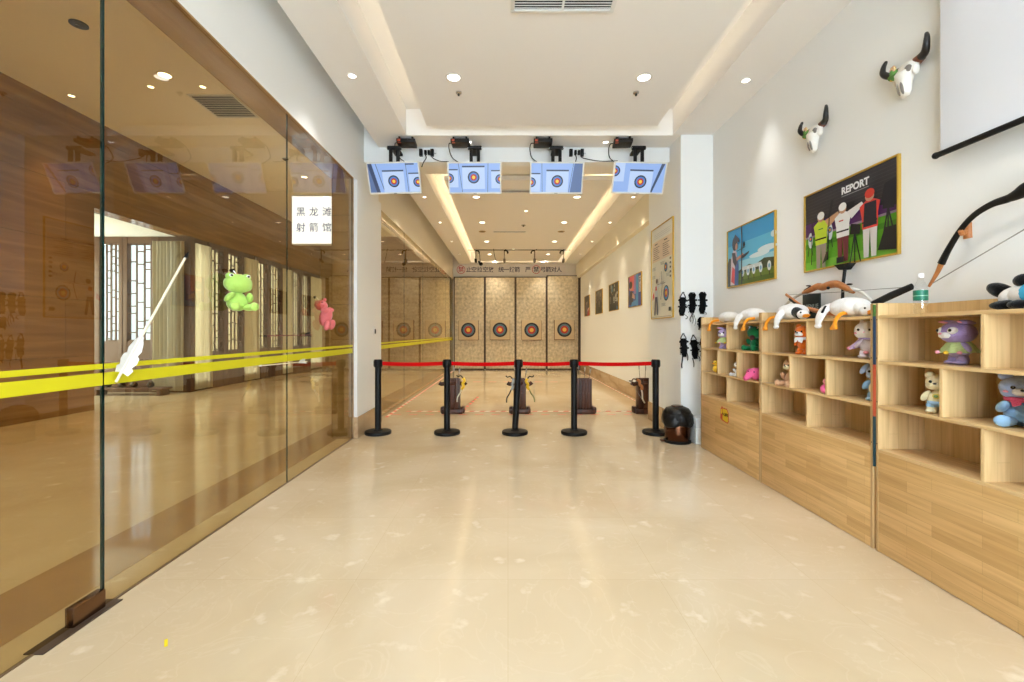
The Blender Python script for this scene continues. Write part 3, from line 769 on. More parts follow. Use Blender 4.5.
def draw_archer(p):
    p.rect(0, 1, .0, 1, (90, 178, 214)); p.rect(0, 1, .72, 1, (52, 150, 204)); p.rect(0, 1, .25, .42, (150, 206, 222))
    for s, q, a, b in ((.85, .5, .18, .05), (.7, .44, .2, .04), (.97, .68, .05, .05)): p.ell(s, q, a, b, (208, 226, 232))
    p.rect(0, 1, 0, .24, (108, 128, 54)); p.rect(0, 1, 0, .1, (84, 106, 44))
    p.poly([(.1, .22), (1, .2), (1, .33), (.8, .36), (.62, .29), (.5, .33), (.3, .27)], (60, 70, 50)); p.rect(.35, .75, .25, .31, (206, 212, 214))
    for s in (.36, .48, .6, .74, .9):
        p.ell(s, .22, .035, .075, (220, 228, 230)); p.ell(s, .22, .018, .035, (120, 170, 200)); p.line((s, .15), (s + .01, .08), .012, (60, 50, 40))
    p.poly([(.0, .02), (.1, .03), (.1, .5), (.05, .52), (.0, .4)], (40, 44, 40))
    p.poly([(.08, .04), (.2, .03), (.22, .3), (.24, .58), (.16, .66), (.1, .5)], (214, 196, 200)); p.poly([(.1, .1), (.18, .05), (.19, .3), (.13, .36)], (206, 60, 56))
    p.poly([(.18, .03), (.27, .02), (.28, .34), (.26, .5), (.2, .5)], (60, 92, 150)); p.poly([(.12, .6), (.2, .58), (.24, .4), (.2, .34), (.14, .44)], (52, 38, 40))
    p.ell(.19, .74, .065, .12, (44, 34, 42)); p.poly([(.14, .8), (.3, .74), (.29, .8), (.2, .9)], (40, 38, 60)); p.ell(.23, .68, .03, .06, (190, 140, 116))
    p.poly([(.22, .48), (.38, .54), (.4, .5), (.24, .43)], (180, 130, 106))
    p.line((.35, .0), (.35, 1), .02, (36, 34, 40)); p.line((.25, .6), (.43, .63), .008, (60, 60, 60)); p.poly([(.35, .44), (.5, .5), (.52, .54), (.36, .5)], (46, 46, 60)); p.poly([(.38, .63), (.43, .65), (.42, .72), (.38, .7)], (30, 30, 36))
def draw_poster(p):
    p.rect(0, 1, 0, 1, (228, 226, 212)); p.rect(0, 1, .86, 1, (222, 222, 218)); p.rect(.04, .96, .63, .85, (224, 204, 182))
    for k in range(3): p.rect(.1, .9, .885 + .02 * k, .889 + .02 * k, (170, 180, 186))
    for s0 in (.1, .56):
        p.rect(s0 + .06, s0 + .2, .815, .826, (60, 60, 60))
        for k in range(7): p.rect(s0, s0 + .3 - .04 * (k % 3), .655 + .021 * k, .662 + .021 * k, (120, 104, 92))
    p.target(.7, .53, .062); p.target(.72, .26, .105)
    for s, q in ((.14, .54), (.12, .45), (.55, .57), (.6, .13), (.55, .36), (.82, .43)):
        for k in range(3): p.rect(s - .08, s + .1 - .03 * (k % 2), q + .012 * k, q + .004 + .012 * k, (130, 140, 150))
    for k in range(5): p.ell(.92, .42 + .045 * k, .03, .012, (60, 60, 66))
    # archer drawing a long bow
    p.line((.5, .20), (.56, .34), .014, (70, 70, 76)); p.line((.56, .34), (.52, .5), .014, (70, 70, 76)); p.line((.50, .2), (.36, .37), .004, (120, 120, 120)); p.line((.36, .37), (.52, .5), .004, (120, 120, 120))
    p.line((.3, .37), (.72, .37), .006, (90, 90, 90)); p.poly([(.22, .36), (.36, .36), (.54, .37), (.54, .35), (.36, .335), (.34, .24), (.24, .24)], (214, 220, 226)); p.ell(.31, .41, .045, .028, (60, 50, 60)); p.poly([(.24, .31), (.32, .31), (.3, .36), (.24, .35)], (206, 62, 66))
    p.poly([(.22, .24), (.34, .24), (.38, .04), (.33, .04), (.29, .2), (.24, .04), (.18, .04)], (86, 92, 110)); p.poly([(.1, .2), (.18, .24), (.17, .3), (.1, .26)], (206, 60, 66)); p.rect(.86, .95, .07, .11, (50, 60, 60))
    p.line((.04, .02), (.96, .02), .006, (150, 150, 150))
def draw_dark(seed, cols):
    def f(p):
        r = random.Random(seed); p.rect(0, 1, 0, 1, cols[0])
        for k in range(26):
            s, q = r.uniform(.08, .92), r.uniform(.06, .94); p.ell(s, q, r.uniform(.03, .09), r.uniform(.04, .12), r.choice(cols[1:]), 9)
        for k in range(4):
            s = .18 + .2 * k; figure(p, s, .05, .55 + .1 * (k % 2), r.choice(cols[1:]), (30, 30, 34), (40, 34, 30))
    return f
def draw_red(p):
    p.rect(0, 1, 0, 1, (44, 30, 34)); p.rect(.55, 1, 0, .38, (196, 34, 30)); p.ell(.45, .7, .16, .16, (150, 130, 124)); p.poly([(.25, .1), (.62, .1), (.6, .55), (.3, .55)], (90, 80, 88)); p.ell(.45, .78, .15, .1, (40, 26, 26)); p.rect(.1, .25, .1, .9, (60, 34, 40)); p.poly([(.55, .3), (.9, .42), (.9, .36), (.6, .2)], (220, 200, 190))
def draw_blue(p):
    p.rect(0, 1, 0, 1, (60, 84, 168)); p.poly([(.1, .55), (.42, .5), (.46, 1), (.08, 1)], (226, 104, 110)); p.poly([(.42, .4), (.64, .4), (.66, 1), (.46, 1)], (150, 120, 190)); p.rect(.6, .76, .0, 1, (56, 150, 206)); p.rect(.76, 1, .0, .5, (40, 64, 160)); p.rect(.8, .97, .42, .9, (206, 196, 196)); p.text('箭', .1, .88, .78, (40, 40, 60), .002)
    for k in range(5): p.rect(.83, .94, .46 + .045 * k, .468 + .045 * k, (90, 90, 110))
    p.ell(.22, .66, .1, .12, (204, 160, 140)); p.ell(.2, .72, .12, .12, (36, 28, 36)); p.poly([(.08, .1), (.36, .06), (.42, .4), (.3, .52), (.14, .5), (.06, .34)], (54, 46, 62)); p.poly([(.3, .3), (.52, .24), (.5, .36), (.34, .46)], (206, 166, 150)); p.poly([(.2, .02), (.7, .06), (.6, .2), (.3, .16)], (70, 150, 210))
picture('framed_picture', 'gold framed picture headed REPORT of three archers seen from behind', XR, 3.86, 2.926, 1.81, .646, draw_report)
picture('framed_picture', 'gold framed picture of one archer drawing a bow under blue sky', XR, 5.22, 4.28, 1.81, .65, draw_archer)
picture('framed_poster', 'tall gold framed archery chart with two targets on the pier', 2.13, 6.71, 5.83, 1.50, 1.30, draw_poster)
picture('framed_picture', 'blue and pink picture in the range, nearest the archery chart', XR, 9.52, 8.57, 1.82, .645, draw_blue, .012, GOLD, 'pictures along the range wall')
picture('framed_picture', 'dark green picture in the range, next to the blue and pink one', XR, 11.33, 10.36, 1.83, .66, draw_dark(5, [(30, 34, 30), (60, 80, 50), (120, 110, 96), (60, 130, 170), (190, 190, 180), (24, 26, 24)]), .012, GOLD, 'pictures along the range wall')
picture('framed_picture', 'dark grey crowd picture in the range, between the green and the red one', XR, 13.07, 12.14, 1.83, .66, draw_dark(9, [(70, 66, 64), (50, 48, 50), (140, 120, 100), (110, 104, 100), (40, 38, 40)]), .012, GOLD, 'pictures along the range wall')
picture('framed_picture', 'dark picture with a red corner in the range, nearest the targets', XR, 14.95, 14.03, 1.84, .65, draw_red, .012, GOLD, 'pictures along the range wall')

# ================================================================== PROJECTION SCREEN
t = thing('projection_screen', 'white pull-down projection screen with black bottom bar on the white wall', 'projection screen', (2.45, 1.45, 2.315))
SCR = mat('screen_cloth', (226, 229, 236), .8, spec=.1)
m = MB(); rows = []
for j in range(9):
    z = 1.32 * j / 8; rows.append([m.bm.verts.new((.008 * math.sin(1.2 * y + 1.5) * (1 - j / 9) + (.010 * math.exp(-(1.14 - y) * 9) if j < 9 else 0), y, z)) for y in [-1.14 + 2.28 * i / 40 for i in range(41)]])
for a, b in zip(rows, rows[1:]):
    for i in range(40): m.face([a[i], b[i], b[i + 1], a[i + 1]], SCR, True)
m.build('cloth', t)
m = MB(); m.tube([(0, -1.16, 0), (0, 1.155, 0)], .016, BLACK, 14); m.ball((0, 1.155, 0), .019, BLACK, u=12, v=8); m.ball((0, -1.16, 0), .019, BLACK, u=12, v=8); m.build('bottom_bar', t)
m = MB(); m.box(-.04, .075, -1.25, 1.25, 1.31, 1.41, WHITEP, .012); m.build('case', t)

# ================================================================== BULL SKULLS
BONE = mat('white_bone', (236, 232, 224), .55, bump=.25, bscale=45, var=.06, vscale=12); HORN = mat('black_horn', (22, 17, 16), .4); HBASE = mat('brown_horn_root', (122, 70, 48), .6, bump=.4, bscale=80)
SOCK = mat('hollow_shade', (120, 112, 104), .9); LEAF = mat('felt_leaf', (92, 134, 62), .8); PETAL = mat('pale_petal', (226, 196, 140), .8); PINKP = mat('pink_petal', (214, 168, 140), .8)  # darker bone tone puts socket and nostril shade into the colour
def skull(loc, label):
    t = thing('bull_skull', label, 'bull skull', loc, .0, 'bull skulls on the white wall')
    # local: front -X, up Z; near side -Y
    m = MB()
    st = [(.088, .034, .020), (.080, .070, .036), (.055, .080, .048), (.02, .076, .054), (-.012, .054, .050), (-.05, .040, .044), (-.088, .037, .036), (-.112, .034, .026), (-.124, .022, .014)]
    rings = []
    for z, w, d in st: rings.append([m.bm.verts.new((-.03 - d * math.cos(a) * (1 if math.cos(a) > 0 else .55) - .02 * (z < .05), w * math.sin(a), z)) for a in [2 * PI * k / 20 for k in range(20)]])
    m.ring_faces(rings, BONE)
    for s in (-1, 1): m.ball((-.050, s * .070, .014), (.022, .016, .036), BONE, u=14, v=10)
    m.build('cranium', t)
    for s in (-1, 1):
        m = MB(); m.ball((-.076, s * .045, .026), (.016, .022, .024), SOCK, u=14, v=10); m.build('eye_socket', t)
        m = MB(); m.ball((-.083, s * .012, -.075), (.013, .008, .040), SOCK, (0, -.2, 0), u=12, v=8); m.build('nasal_opening', t)
        h = MB()
        pts = catmull([(-.03, s * .045, .066), (-.035, s * .085, .070), (-.05, s * .130, .078), (-.065, s * .155, .108), (-.062, s * .155, .148), (-.055, s * .145, .175)], 5)
        n = len(pts); k = n // 4
        rr = [.026 - .0155 * (i / (n - 1)) ** 1.3 for i in range(n)]
        h.tube(pts[:k + 1], [r * 1.06 for r in rr[:k + 1]], HBASE, 12); h.tube(pts[k:], rr[k:], HORN, 12); h.ball(pts[-1], rr[-1], HORN, u=10, v=8)
        h.build('horn', t)
    m = MB()
    for a, b, c, mt in ((-.085, .050, .055, LEAF), (-.08, .066, .030, LEAF), (-.088, .040, .02, LEAF)): m.ball((a, b, c), (.012, .024, .02), mt, (.4, 0, b * 9), u=12, v=8)
    for k in range(6): m.ball((-.088, .052 + .013 * math.cos(k), .075 + .013 * math.sin(k)), (.008, .010, .010), PETAL if k % 2 else PINKP, u=10, v=6)
    m.ball((-.09, .058, .012), (.008, .011, .009), mat('yellow_bud', (216, 178, 60), .8), u=10, v=6)
    m.build('flower', t)
    return t
y, z = on_x(907.5, 77, 2.49); s1 = skull((XR, y, z), 'white bull skull with black horns nearer the projection screen')
y, z = on_x(815.5, 136.5, 2.49); dup(s1, (XR, y, z), 'white bull skull with black horns above the gap between two framed pictures')

# ================================================================== BOW ON THE WALL
LIMB = mat('black_limb', (13, 12, 12), .45, spec=.3); TIPW = mat('honey_wood', (178, 112, 60), .45, bump=.1, bscale=60, var=.15, vscale=30); STRG = mat('grey_string', (150, 148, 142), .7)
hs = [(0, 0), (.073, .0445), (.13, .09), (.198, .139), (.288, .19), (.377, .217), (.47, .212), (.535, .19), (.585, .178), (.62, .178)]
full = hs + [(1.24 - a, b) for a, b in hs[-2::-1]]
def wbow(a, b): return Vector((0, -.916 * a + .401 * b, .401 * a + .916 * b))
t = thing('wall_bow', 'black horse bow with wooden tips hung tilted on the white wall', 'bow', (2.455, 2.654, 1.571))
P = catmull([wbow(a, b) for a, b in full], 5); n = len(P)
def seg(i0, i1, r, mt, nm, flat=(1, .6)):
    m = MB(); pts = P[i0:i1 + 1]; m.tube(pts, r(len(pts)) if callable(r) else r, mt, 12, flat, up=(1, 0, 0)); m.build(nm, t)
seg(0, 9, lambda k: [.008 + .010 * i / k for i in range(k)], TIPW, 'wooden_tip'); seg(n - 10, n - 1, lambda k: [.018 - .010 * i / k for i in range(k)], TIPW, 'wooden_tip')
seg(9, 36, lambda k: [.022 - .006 * math.sin(PI * i / k) for i in range(k)], LIMB, 'limb'); seg(n - 37, n - 10, lambda k: [.022 - .006 * math.sin(PI * i / k) for i in range(k)], LIMB, 'limb')
seg(36, n - 37, lambda k: [.020 + .012 * math.sin(PI * i / (k - 1)) for i in range(k)], LIMB, 'grip', (1, .8))
m = MB(); m.tube([P[1], P[n - 2]], .0028, STRG, 6); m.build('string', t)
t = thing('bow_hook', 'small wooden peg holding the black bow on the white wall', 'hook', (XR, 2.50, 1.86))
m = MB(); m.tube([(0, 0, -.04), (0, 0, .045)], [.022, .019], TIPW, 12); m.build('plate', t)
m = MB(); m.tube(catmull([(-.01, 0, .0), (-.04, -.015, -.01), (-.07, -.035, -.022), (-.088, -.045, -.01)], 4), .012, TIPW, 10); m.build('peg', t)
# second peg further along
# ================================================================== MONITORS UNDER THE HEADER
SCB = emit('screen_blue', (150, 182, 236), 1.0); SCL = emit('screen_light', (190, 212, 246), 1.0); SCD = emit('screen_dark', (62, 78, 110), .9)
SCM = emit('screen_mid', (96, 122, 170), .9); EK = emit('screen_black', (26, 30, 52), .8); EB = emit('screen_ring_blue', (84, 130, 196), 1); ER = emit('screen_ring_red', (190, 44, 52), 1); EY = emit('screen_ring_yellow', (240, 206, 70), 1)
MONF = mat('monitor_white', (226, 226, 220), .4)
MW, MH = .675, .385
def monitor(x, yaw, label, scene_draw, target_at, r, extra):
    t = thing('monitor', label, 'monitor', (x, 5.74, 3.255), 0, 'monitors under the header')
    R = Matrix.Rotation(yaw, 4, 'Z') @ Matrix.Rotation(math.radians(24), 4, 'X')   # top leans towards the viewer
    # local screen coordinates: x across, z up, front -y
    m = MB(); b = .018
    for a in ((-MW / 2, -MW / 2 + b, -MH / 2, MH / 2), (MW / 2 - b, MW / 2, -MH / 2, MH / 2), (-MW / 2 + b, MW / 2 - b, -MH / 2, -MH / 2 + b * 1.2), (-MW / 2 + b, MW / 2 - b, MH / 2 - b, MH / 2)):
        m.box(a[0], a[1], -.012, .012, a[2], a[3], MONF, .003, M=R)
    m.box(-MW / 2 + .02, MW / 2 - .02, .004, .045, -MH / 2 + .03, MH / 2 - .03, MONF, .012, M=R)
    m.box(-.02, .02, -.0125, -.012, -MH / 2 + .006, -MH / 2 + .011, BLACK, M=R)
    m.build('housing', t)
    m = MB(); d = [-.006]
    def pl(pts, mt):
        d[0] -= .00012
        m.poly([R @ Vector((px, d[0], pz)) for px, pz in pts], mt)
    w2, h2 = MW / 2 - b, MH / 2 - b
    def clipx(v): return max(-w2, min(w2, v))
    def clipz(v): return max(-h2, min(h2, v))
    def tgt(cx, cz, rr, board=1.9):
        q = rr * board
        pl([(clipx(cx - q), clipz(cz - q)), (clipx(cx + q), clipz(cz - q)), (clipx(cx + q), clipz(cz + q * .95)), (clipx(cx - q), clipz(cz + q * .95))], SCL)
        pl([(clipx(cx - q), clipz(cz + q * .85)), (clipx(cx + q), clipz(cz + q * .85)), (clipx(cx + q), clipz(cz + q * .98)), (clipx(cx - q), clipz(cz + q * .98))], SCD)
        for k, mt in ((1, EK), (.8, EB), (.52, ER), (.28, EY)):
            pts = [(cx + rr * k * math.cos(2 * PI * i / 26), cz + rr * k * math.sin(2 * PI * i / 26)) for i in range(26)]
            pts = [(clipx(a), clipz(c)) for a, c in pts]
            if max(p[0] for p in pts) - min(p[0] for p in pts) > .002: pl(pts, mt)
    pl([(-w2, -h2), (w2, -h2), (w2, h2), (-w2, h2)], SCB)
    for sh in scene_draw: pl([(clipx(a * w2), clipz(c * h2)) for a, c in sh[0]], sh[1])
    tgt(target_at[0] * w2, target_at[1] * h2, r)
    for (a, c, rr) in extra: tgt(a * w2, c * h2, rr)
    m.build('screen', t)
    # mount: two posts and a cross plate fixed to the header
    m = MB()
    zt = MH / 2 * math.cos(math.radians(25)) - .03
    for s in (-.045, .045): m.box(s - .02, s + .02, -.005, .03, .02, .405, BLACK, .004)
    m.tube([(-.085, .012, .385), (.085, .012, .385)], .026, BLACK, 14); m.tube([(-.085, .012, .385), (-.092, .012, .385)], .017, CHROME, 12); m.tube([(.085, .012, .385), (.092, .012, .385)], .017, CHROME, 12)
    m.box(-.05, .05, .01, .259, .375, .405, BLACK, .004); m.box(-.06, .06, .02, .05, -.05, .05, BLACK, .004)
    m.build('mount', t)
    return t
def vline(x, dx, w=.008): return ([(x - w, -1), (x + w, -1), (x + dx + w, 1), (x + dx - w, 1)], SCD)
MX = [-1.437, -.420, .612, 1.652]
monitor(MX[0], math.radians(-4), 'monitor showing a target, first from the glass wall under the header',
        [([(-1, -1), (-.62, -1), (-.85, 1), (-1, 1)], SCM), ([(-.75, -1), (-.60, -1), (-.84, 1), (-1, 1)], SCD), vline(-.42, -.26, .012), vline(.54, -.02), ([(.5, .88), (.85, .88), (.85, .97), (.5, .97)], SCD)], (-.02, -.22), .072, [(.95, -.3, .06)])
monitor(MX[1], math.radians(-1), 'monitor showing a target, second from the glass wall under the header',
        [vline(-.5, -.12), vline(.5, .04)], (-.04, .05), .074, [(-1.0, .0, .058), (1.0, -.08, .058)])
monitor(MX[2], math.radians(1), 'monitor showing a target, third from the glass wall under the header',
        [vline(-.55, -.05), vline(.5, .14), ([(.55, -1), (1, -1), (1, 1), (.68, 1)], SCM)], (.03, -.22), .074, [(-1.0, -.3, .06)])
monitor(MX[3], math.radians(4), 'monitor showing a target beside the white pier, fourth under the header',
        [([(.5, -1), (.58, -1), (.97, 1), (.84, 1)], SCD), ([(.58, -1), (1, -1), (1, .9), (.97, 1)], SCB)], (.07, -.25), .078, [(-1.0, .45, .065)])

# media boxes on the soffit
REDL = mat('red_label', (196, 84, 56), .5)
for i, (u, v, yaw) in enumerate(((406.5, 146, .05), (460.5, 146, -.02), (540, 147, -.03), (622, 147.5, -.1))):
    x, _ = on_y(u if i < 2 else (581 / 3.012 + 350 if i == 2 else 822 / 3.012 + 350), v, 5.72)
    t = thing('media_box', 'slim black player box with red label under the soffit, %s from the glass wall' % ORD[i], 'media player', (x, 5.74, ZC), yaw, 'media boxes under the soffit')
    m = MB(); m.box(-.115, .115, -.10, .10, -.075, -.03, BLACK, .006)
    for a in (-.08, .08): m.box(a - .012, a + .012, -.08, .08, -.03, 0, BLACK)
    m.build('housing', t)
    m = MB(); m.box(-.10, -.065, -.102, -.1005, -.067, -.042, REDL); m.box(-.10, -.06, -.09, -.06, -.0765, -.0755, REDL); m.build('label', t)
    m = MB(); m.tube(catmull([(-.115, 0, -.05), (-.15, .02, -.05), (-.16, .1, -.09), (-.13, .2, -.16), (-.02, .22, -.23)], 6), .006, BLACK, 8); m.build('cable', t)
# sockets with adapters on the header
for k, u in enumerate((431, 580)):
    x, z = on_y(u, 153.5, 6.0)
    t = thing('wall_socket', 'white double wall socket on the header %s' % ('between the first and second monitor' if k == 0 else 'between the third and fourth monitor'), 'socket', (x, 6.0, z))
    m = MB(); m.box(-.02, .085, -.012, 0, -.045, .045, WHITEP, .004); m.box(-.13, -.028, -.012, 0, -.045, .045, WHITEP, .004); m.build('plate', t)
    m = MB()
    for a in (.035, .05, .065): m.box(a - .003, a + .003, -.0128, -.012, -.012, .004, BLACK)
    m.build('pin_slots', t)
    a_ = thing('power_adapter', 'black power adapters with leads plugged in %s' % ('between the first and second monitor' if k == 0 else 'between the third and fourth monitor'), 'power adapter', (x - .02, 5.988, z))
    for q, (dx, w, h) in enumerate(((-.105, .022, .05), (-.045, .016, .03), (.0, .016, .03), (.042, .022, .05))):
        m = MB(); m.box(dx - w, dx + w, -.05, 0, -h, h * .8, BLACK, .006); m.build('plug', a_)
    ends = ((-.09, -.2), (.26, -.13)) if k == 0 else ((-.05, -.13), (.5, -.12))
    for (dx, (ex, ez)) in zip((-.045, .042), ends):
        m = MB(); m.tube(catmull([(dx, -.03, -.04), (dx + .01, -.04, -.08), (dx + (ex - dx) * .5, -.05, -.10 + ez * .2), (ex, -.05, ez)], 6), .006, BLACK, 8); m.build('lead', a_)

# ================================================================== CEILING VENTS, SENSORS
def grille(name, label, x0, x1, y0, y1, z, slats, mid=True, dark=None):
    t = thing(name, label, 'air vent', ((x0 + x1) / 2, (y0 + y1) / 2, z)); w, l = (x1 - x0) / 2, (y1 - y0) / 2
    m = MB(); f = min(.03, l * .25)
    for a in ((-w, w, -l, -l + f), (-w, w, l - f, l), (-w, -w + f, -l + f, l - f), (w - f, w, -l + f, l - f)): m.box(a[0], a[1], a[2], a[3], -.012, 0, WHITEP, .002)
    if mid: m.box(-.008, .008, -l + f, l - f, -.012, 0, WHITEP)
    m.build('frame', t)
    m = MB(); m.box(-w + f, w - f, -l + f, l - f, -.0015, -.0005, mat('vent_dark', (22, 23, 25), .8)); m.build('backing', t)
    m = MB(); g = (2 * (l - f)) / slats
    for k in range(slats):
        y = -l + f + g * (k + .5); m.box(-w + f, w - f, y - g * .11, y + g * .11, -.0065, -.003, WHITEP, M=None)
    m.build('slats', t)
grille('ceiling_vent', 'white slatted air vent in the main ceiling panel above the hall', .02, .80, 3.16, 3.46, ZC, 9)
grille('ceiling_vent', 'narrow slot vent in the range ceiling, nearer the monitors', -.6, .5, 7.75, 7.9, ZC, 2, False)
grille('ceiling_vent', 'narrow slot vent at the middle of the range ceiling', -.36, .44, 10.9, 11.05, ZC, 2, False)
grille('ceiling_vent', 'dark square vent in the lobby ceiling beyond the glass', -4.85, -4.15, 6.85, 7.6, ZL, 12, False)
def sensor(x, y, z, label, r=.035, c=None):
    t = thing('ceiling_sensor', label, 'sensor', (x, y, z))
    m = MB(); m.lathe([(r, 0), (r, -.012), (r * .6, -.02), (.001, -.022)], c or CHROME, 20); m.build('base', t)
    m = MB(); m.lathe([(r * .35, -.02), (r * .4, -.034), (.001, -.042)], BLACK, 16); m.build('tip', t)
sensor(-.50, 4.62, ZC, 'small dark ceiling sensor just past the large downlight nearer the glass', .03)
sensor(1.30, 4.62, ZC, 'small dark ceiling sensor just past the large downlight nearer the pictures', .03)
sensor(.35, 10.3, ZC, 'small ceiling sensor at the middle of the range ceiling', .05)
sensor(-5.0, 5.3, ZL, 'dark oval ceiling fixture in the lobby near the glass door', .09, BLACK)
sensor(-4.6, 9.4, ZL, 'small sensor farther along the lobby ceiling', .06)
for x in (-.62, 1.28):
    t = thing('ceiling_speaker', 'flat round speaker in the range ceiling, %s' % ('nearer the glass' if x < 0 else 'nearer the pictures'), 'speaker', (x, 10.95, ZC))
    m = MB(); m.lathe([(.085, 0), (.085, -.006), (.075, -.010), (.001, -.012)], mat('speaker_beige', (176, 152, 112), .6), 24); m.build('cover', t)
    m = MB(); m.lathe([(.06, -.0112), (.055, -.0135), (.001, -.014)], mat('speaker_mesh', (120, 102, 74), .8), 24); m.build('mesh_grill', t)

# ================================================================== TARGET WALL
FOAM = mat('straw_board', (208, 194, 164), .95, spec=.1, bump=.8, bscale=30, var=.26, vscale=11)
FRM = mat('dark_board_edge', (66, 50, 40), .7)
S16 = 16.0 / F
bx = [453.7, 484.8, 515.5, 546.7, 579.3]
for i in range(4):
    x0, x1 = (bx[i] - U0) * S16, (bx[i + 1] - U0) * S16; zt = 3.28 if i < 3 else 3.33
    t = thing('butt_board', 'tall straw coloured arrow stop board, %s from the glass wall' % ORD[i], 'board', ((x0 + x1) / 2, 16.0, 0), 0, 'arrow stop boards')
    w = (x1 - x0) / 2
    m = MB(); m.box(-w + .035, w - .035, 0, .19, .05, zt - .03, FOAM, .008); m.build('core', t)
    m = MB(); m.box(-w + .003, -w + .035, .01, .19, .02, zt, FRM); m.box(w - .035, w - .003, .01, .19, .02, zt, FRM); m.box(-w + .035, w - .035, .01, .19, zt - .03, zt, FRM); m.box(-w + .035, w - .035, .01, .19, 0, .05, FRM); m.build('edge_frame', t)
m = MB(); m.box(2.51, 2.53, 15.85, 16.19, 0, 3.3, FRM); struct('trim_7', m)
TB = mat('target_paper', (206, 184, 146), .8); TK = mat('target_black', (24, 26, 32), .6); TBL = mat('target_blue', (82, 112, 124), .6); TR = mat('target_red', (176, 48, 38), .6); TY = mat('target_yellow', (222, 176, 56), .6); TBK = mat('target_shadow', (104, 70, 48), .8)
for i, (u, v) in enumerate(((468.3, 330), (500, 329.8), (531.6, 330), (564.5, 329.6))):
    x, z = on_y(u, v, 15.85)
    t = thing('archery_target', 'square archery target with round coloured face on the %s stop board' % ORD[i], 'target', (x, 15.99, z), 0, 'archery targets')
    m = MB(); m.box(-.345, .345, -.13, 0, -.345, .345, TB, .01); m.build('block', t)
    m = MB(); m.box(-.352, -.335, -.128, -.004, -.35, .33, TBK); m.box(.335, .352, -.128, -.004, -.35, .33, TBK); m.box(-.335, .335, -.128, -.004, -.36, -.338, TBK); m.build('shadow_strip', t)  # dark strips paint the shadow round the target block
    m = MB()
    for k, (r, mt) in enumerate(((.255, TK), (.195, TBL), (.135, TR), (.070, TY))):
        m.lathe([(r, 0), (r, .001), (.0005, .001)], mt, 40, M=Matrix.Translation((0, -.1305 - .0008 * k, 0)) @ Matrix.Rotation(PI / 2, 4, 'X'))
    for r in (.225, .165, .10, .035):
        m.lathe([(r, .0), (r, .0005), (r - .003, .0005), (r - .003, 0)], TB if r < .05 else TK, 40, M=Matrix.Translation((0, -.1335, 0)) @ Matrix.Rotation(PI / 2, 4, 'X'), caps=False)
    m.build('face', t)
# lettered sign
SG = mat('sign_grey', (230, 220, 204), .6); INK = mat('sign_ink', (44, 36, 62), .6); SR = mat('sign_red', (200, 40, 40), .6)
sx = YB / F
t = thing('lettered_sign', 'long pale sign with dark Chinese lettering above the stop boards', 'sign', ((509.5 - U0) * sx, YB - .01, H + (333 - 269.7) * sx))
m = MB(); m.box((453 - 509.5) * sx, (565.5 - 509.5) * sx, -.012, .01, -.225, .245, SG, .002); m.build('panel', t)
m = MB()
UPR = Matrix.Rotation(PI / 2, 4, 'X')
TXT = [('禁', 461.1, 1), ('止', 468.9, 0), ('空', 474.1, 0), ('拉', 479.8, 0), ('空', 485.6, 0), ('放', 491.2, 0), ('统', 501.2, 0), ('一', 506.4, 0), ('拔', 511.9, 0), ('箭', 517.3, 0), ('严', 528, 0), ('禁', 536.2, 1), ('弓', 543, 0), ('箭', 548.3, 0), ('对', 553.7, 0), ('人', 559, 0)]
for ch, u, red in TXT:
    m.text(ch, .205, Matrix.Translation(((u - 509.5) * sx, -.0135, -.01)) @ UPR, SR if red and u < 500 else INK, .001, .002)
    if red: m.lathe([(.15, 0), (.15, .0015), (.132, .0015), (.132, 0)], SR, 36, M=Matrix.Translation(((u - 509.5) * sx, -.0125, 0)) @ Matrix.Rotation(PI / 2, 4, 'X'), caps=False)
m.build('lettering', t)

# hanging lane cameras on a rail
t = thing('camera_rail', 'thin dark rail across the range ceiling carrying the lane cameras', 'rail', (.33, 13.3, ZC))
m = MB(); m.tube([(-1.5, 0, -.02), (1.5, 0, -.02)], .01, BLACK, 8); m.build('rail', t)
m = MB()
for x in (-1.3, -.4, .5, 1.3): m.box(x - .015, x + .015, -.012, .012, -.02, 0, BLACK)
m.build('bracket', t)
GREYM = mat('grey_metal', (120, 108, 96), .4, metal=.6)
for i, u in enumerate((475.8, 504.4, 534.6, 563.4)):
    x, _ = on_y(u, 250, 13.3)
    t = thing('lane_camera', 'small camera on a drop pole over the range, %s from the glass wall' % ORD[i], 'camera', (x, 13.28, ZC - .03), 0, 'lane cameras')
    s = 1 if i < 2 else -1
    m = MB(); m.tube([(0, 0, 0), (0, 0, -.28)], .016, GREYM, 10); m.build('pole', t)
    m = MB(); m.tube(catmull([(0, 0, -.02), (.05 * s, -.02, -.01), (.10 * s, -.02, -.06), (.09 * s, -.02, -.1)], 4), .02, BLACK, 10); m.build('arm', t)
    m = MB(); m.box(-.035, .035, -.08, .08, -.06, 0, GREYM if i else BLACK, .012, M=Matrix.Translation((.0, .02, -.27)) @ Matrix.Rotation(-.3, 4, 'X')); m.tube([(0, .09, -.32), (0, .125, -.335)], .024, BLACK, 14); m.build('body', t)
t = thing('dome_camera', 'black dome camera hanging near the ceiling channel by the glass', 'camera', (-.86, 13.6, ZC - .02))
m = MB(); m.tube([(0, 0, .02), (.03, 0, -.3)], .01, BLACK, 8); m.build('pole', t)
m = MB(); m.ball((.05, 0, -.36), (.06, .06, .055), BLACK); m.tube([(-.03, 0, -.28), (.06, 0, -.36)], .03, BLACK, 12); m.build('body', t)
t = thing('drop_lead', 'thin lead hanging slanted from the range ceiling beside the second lane camera', 'cable', (-.42, 13.2, ZC))
m = MB(); m.tube(catmull([(0, 0, 0), (.03, 0, -.2), (.09, 0, -.42)], 5), .007, BLACK, 8); m.build('cable', t)
m = MB(); m.ball((.09, 0, -.43), (.025, .025, .02), WHITEP); m.build('plug', t)

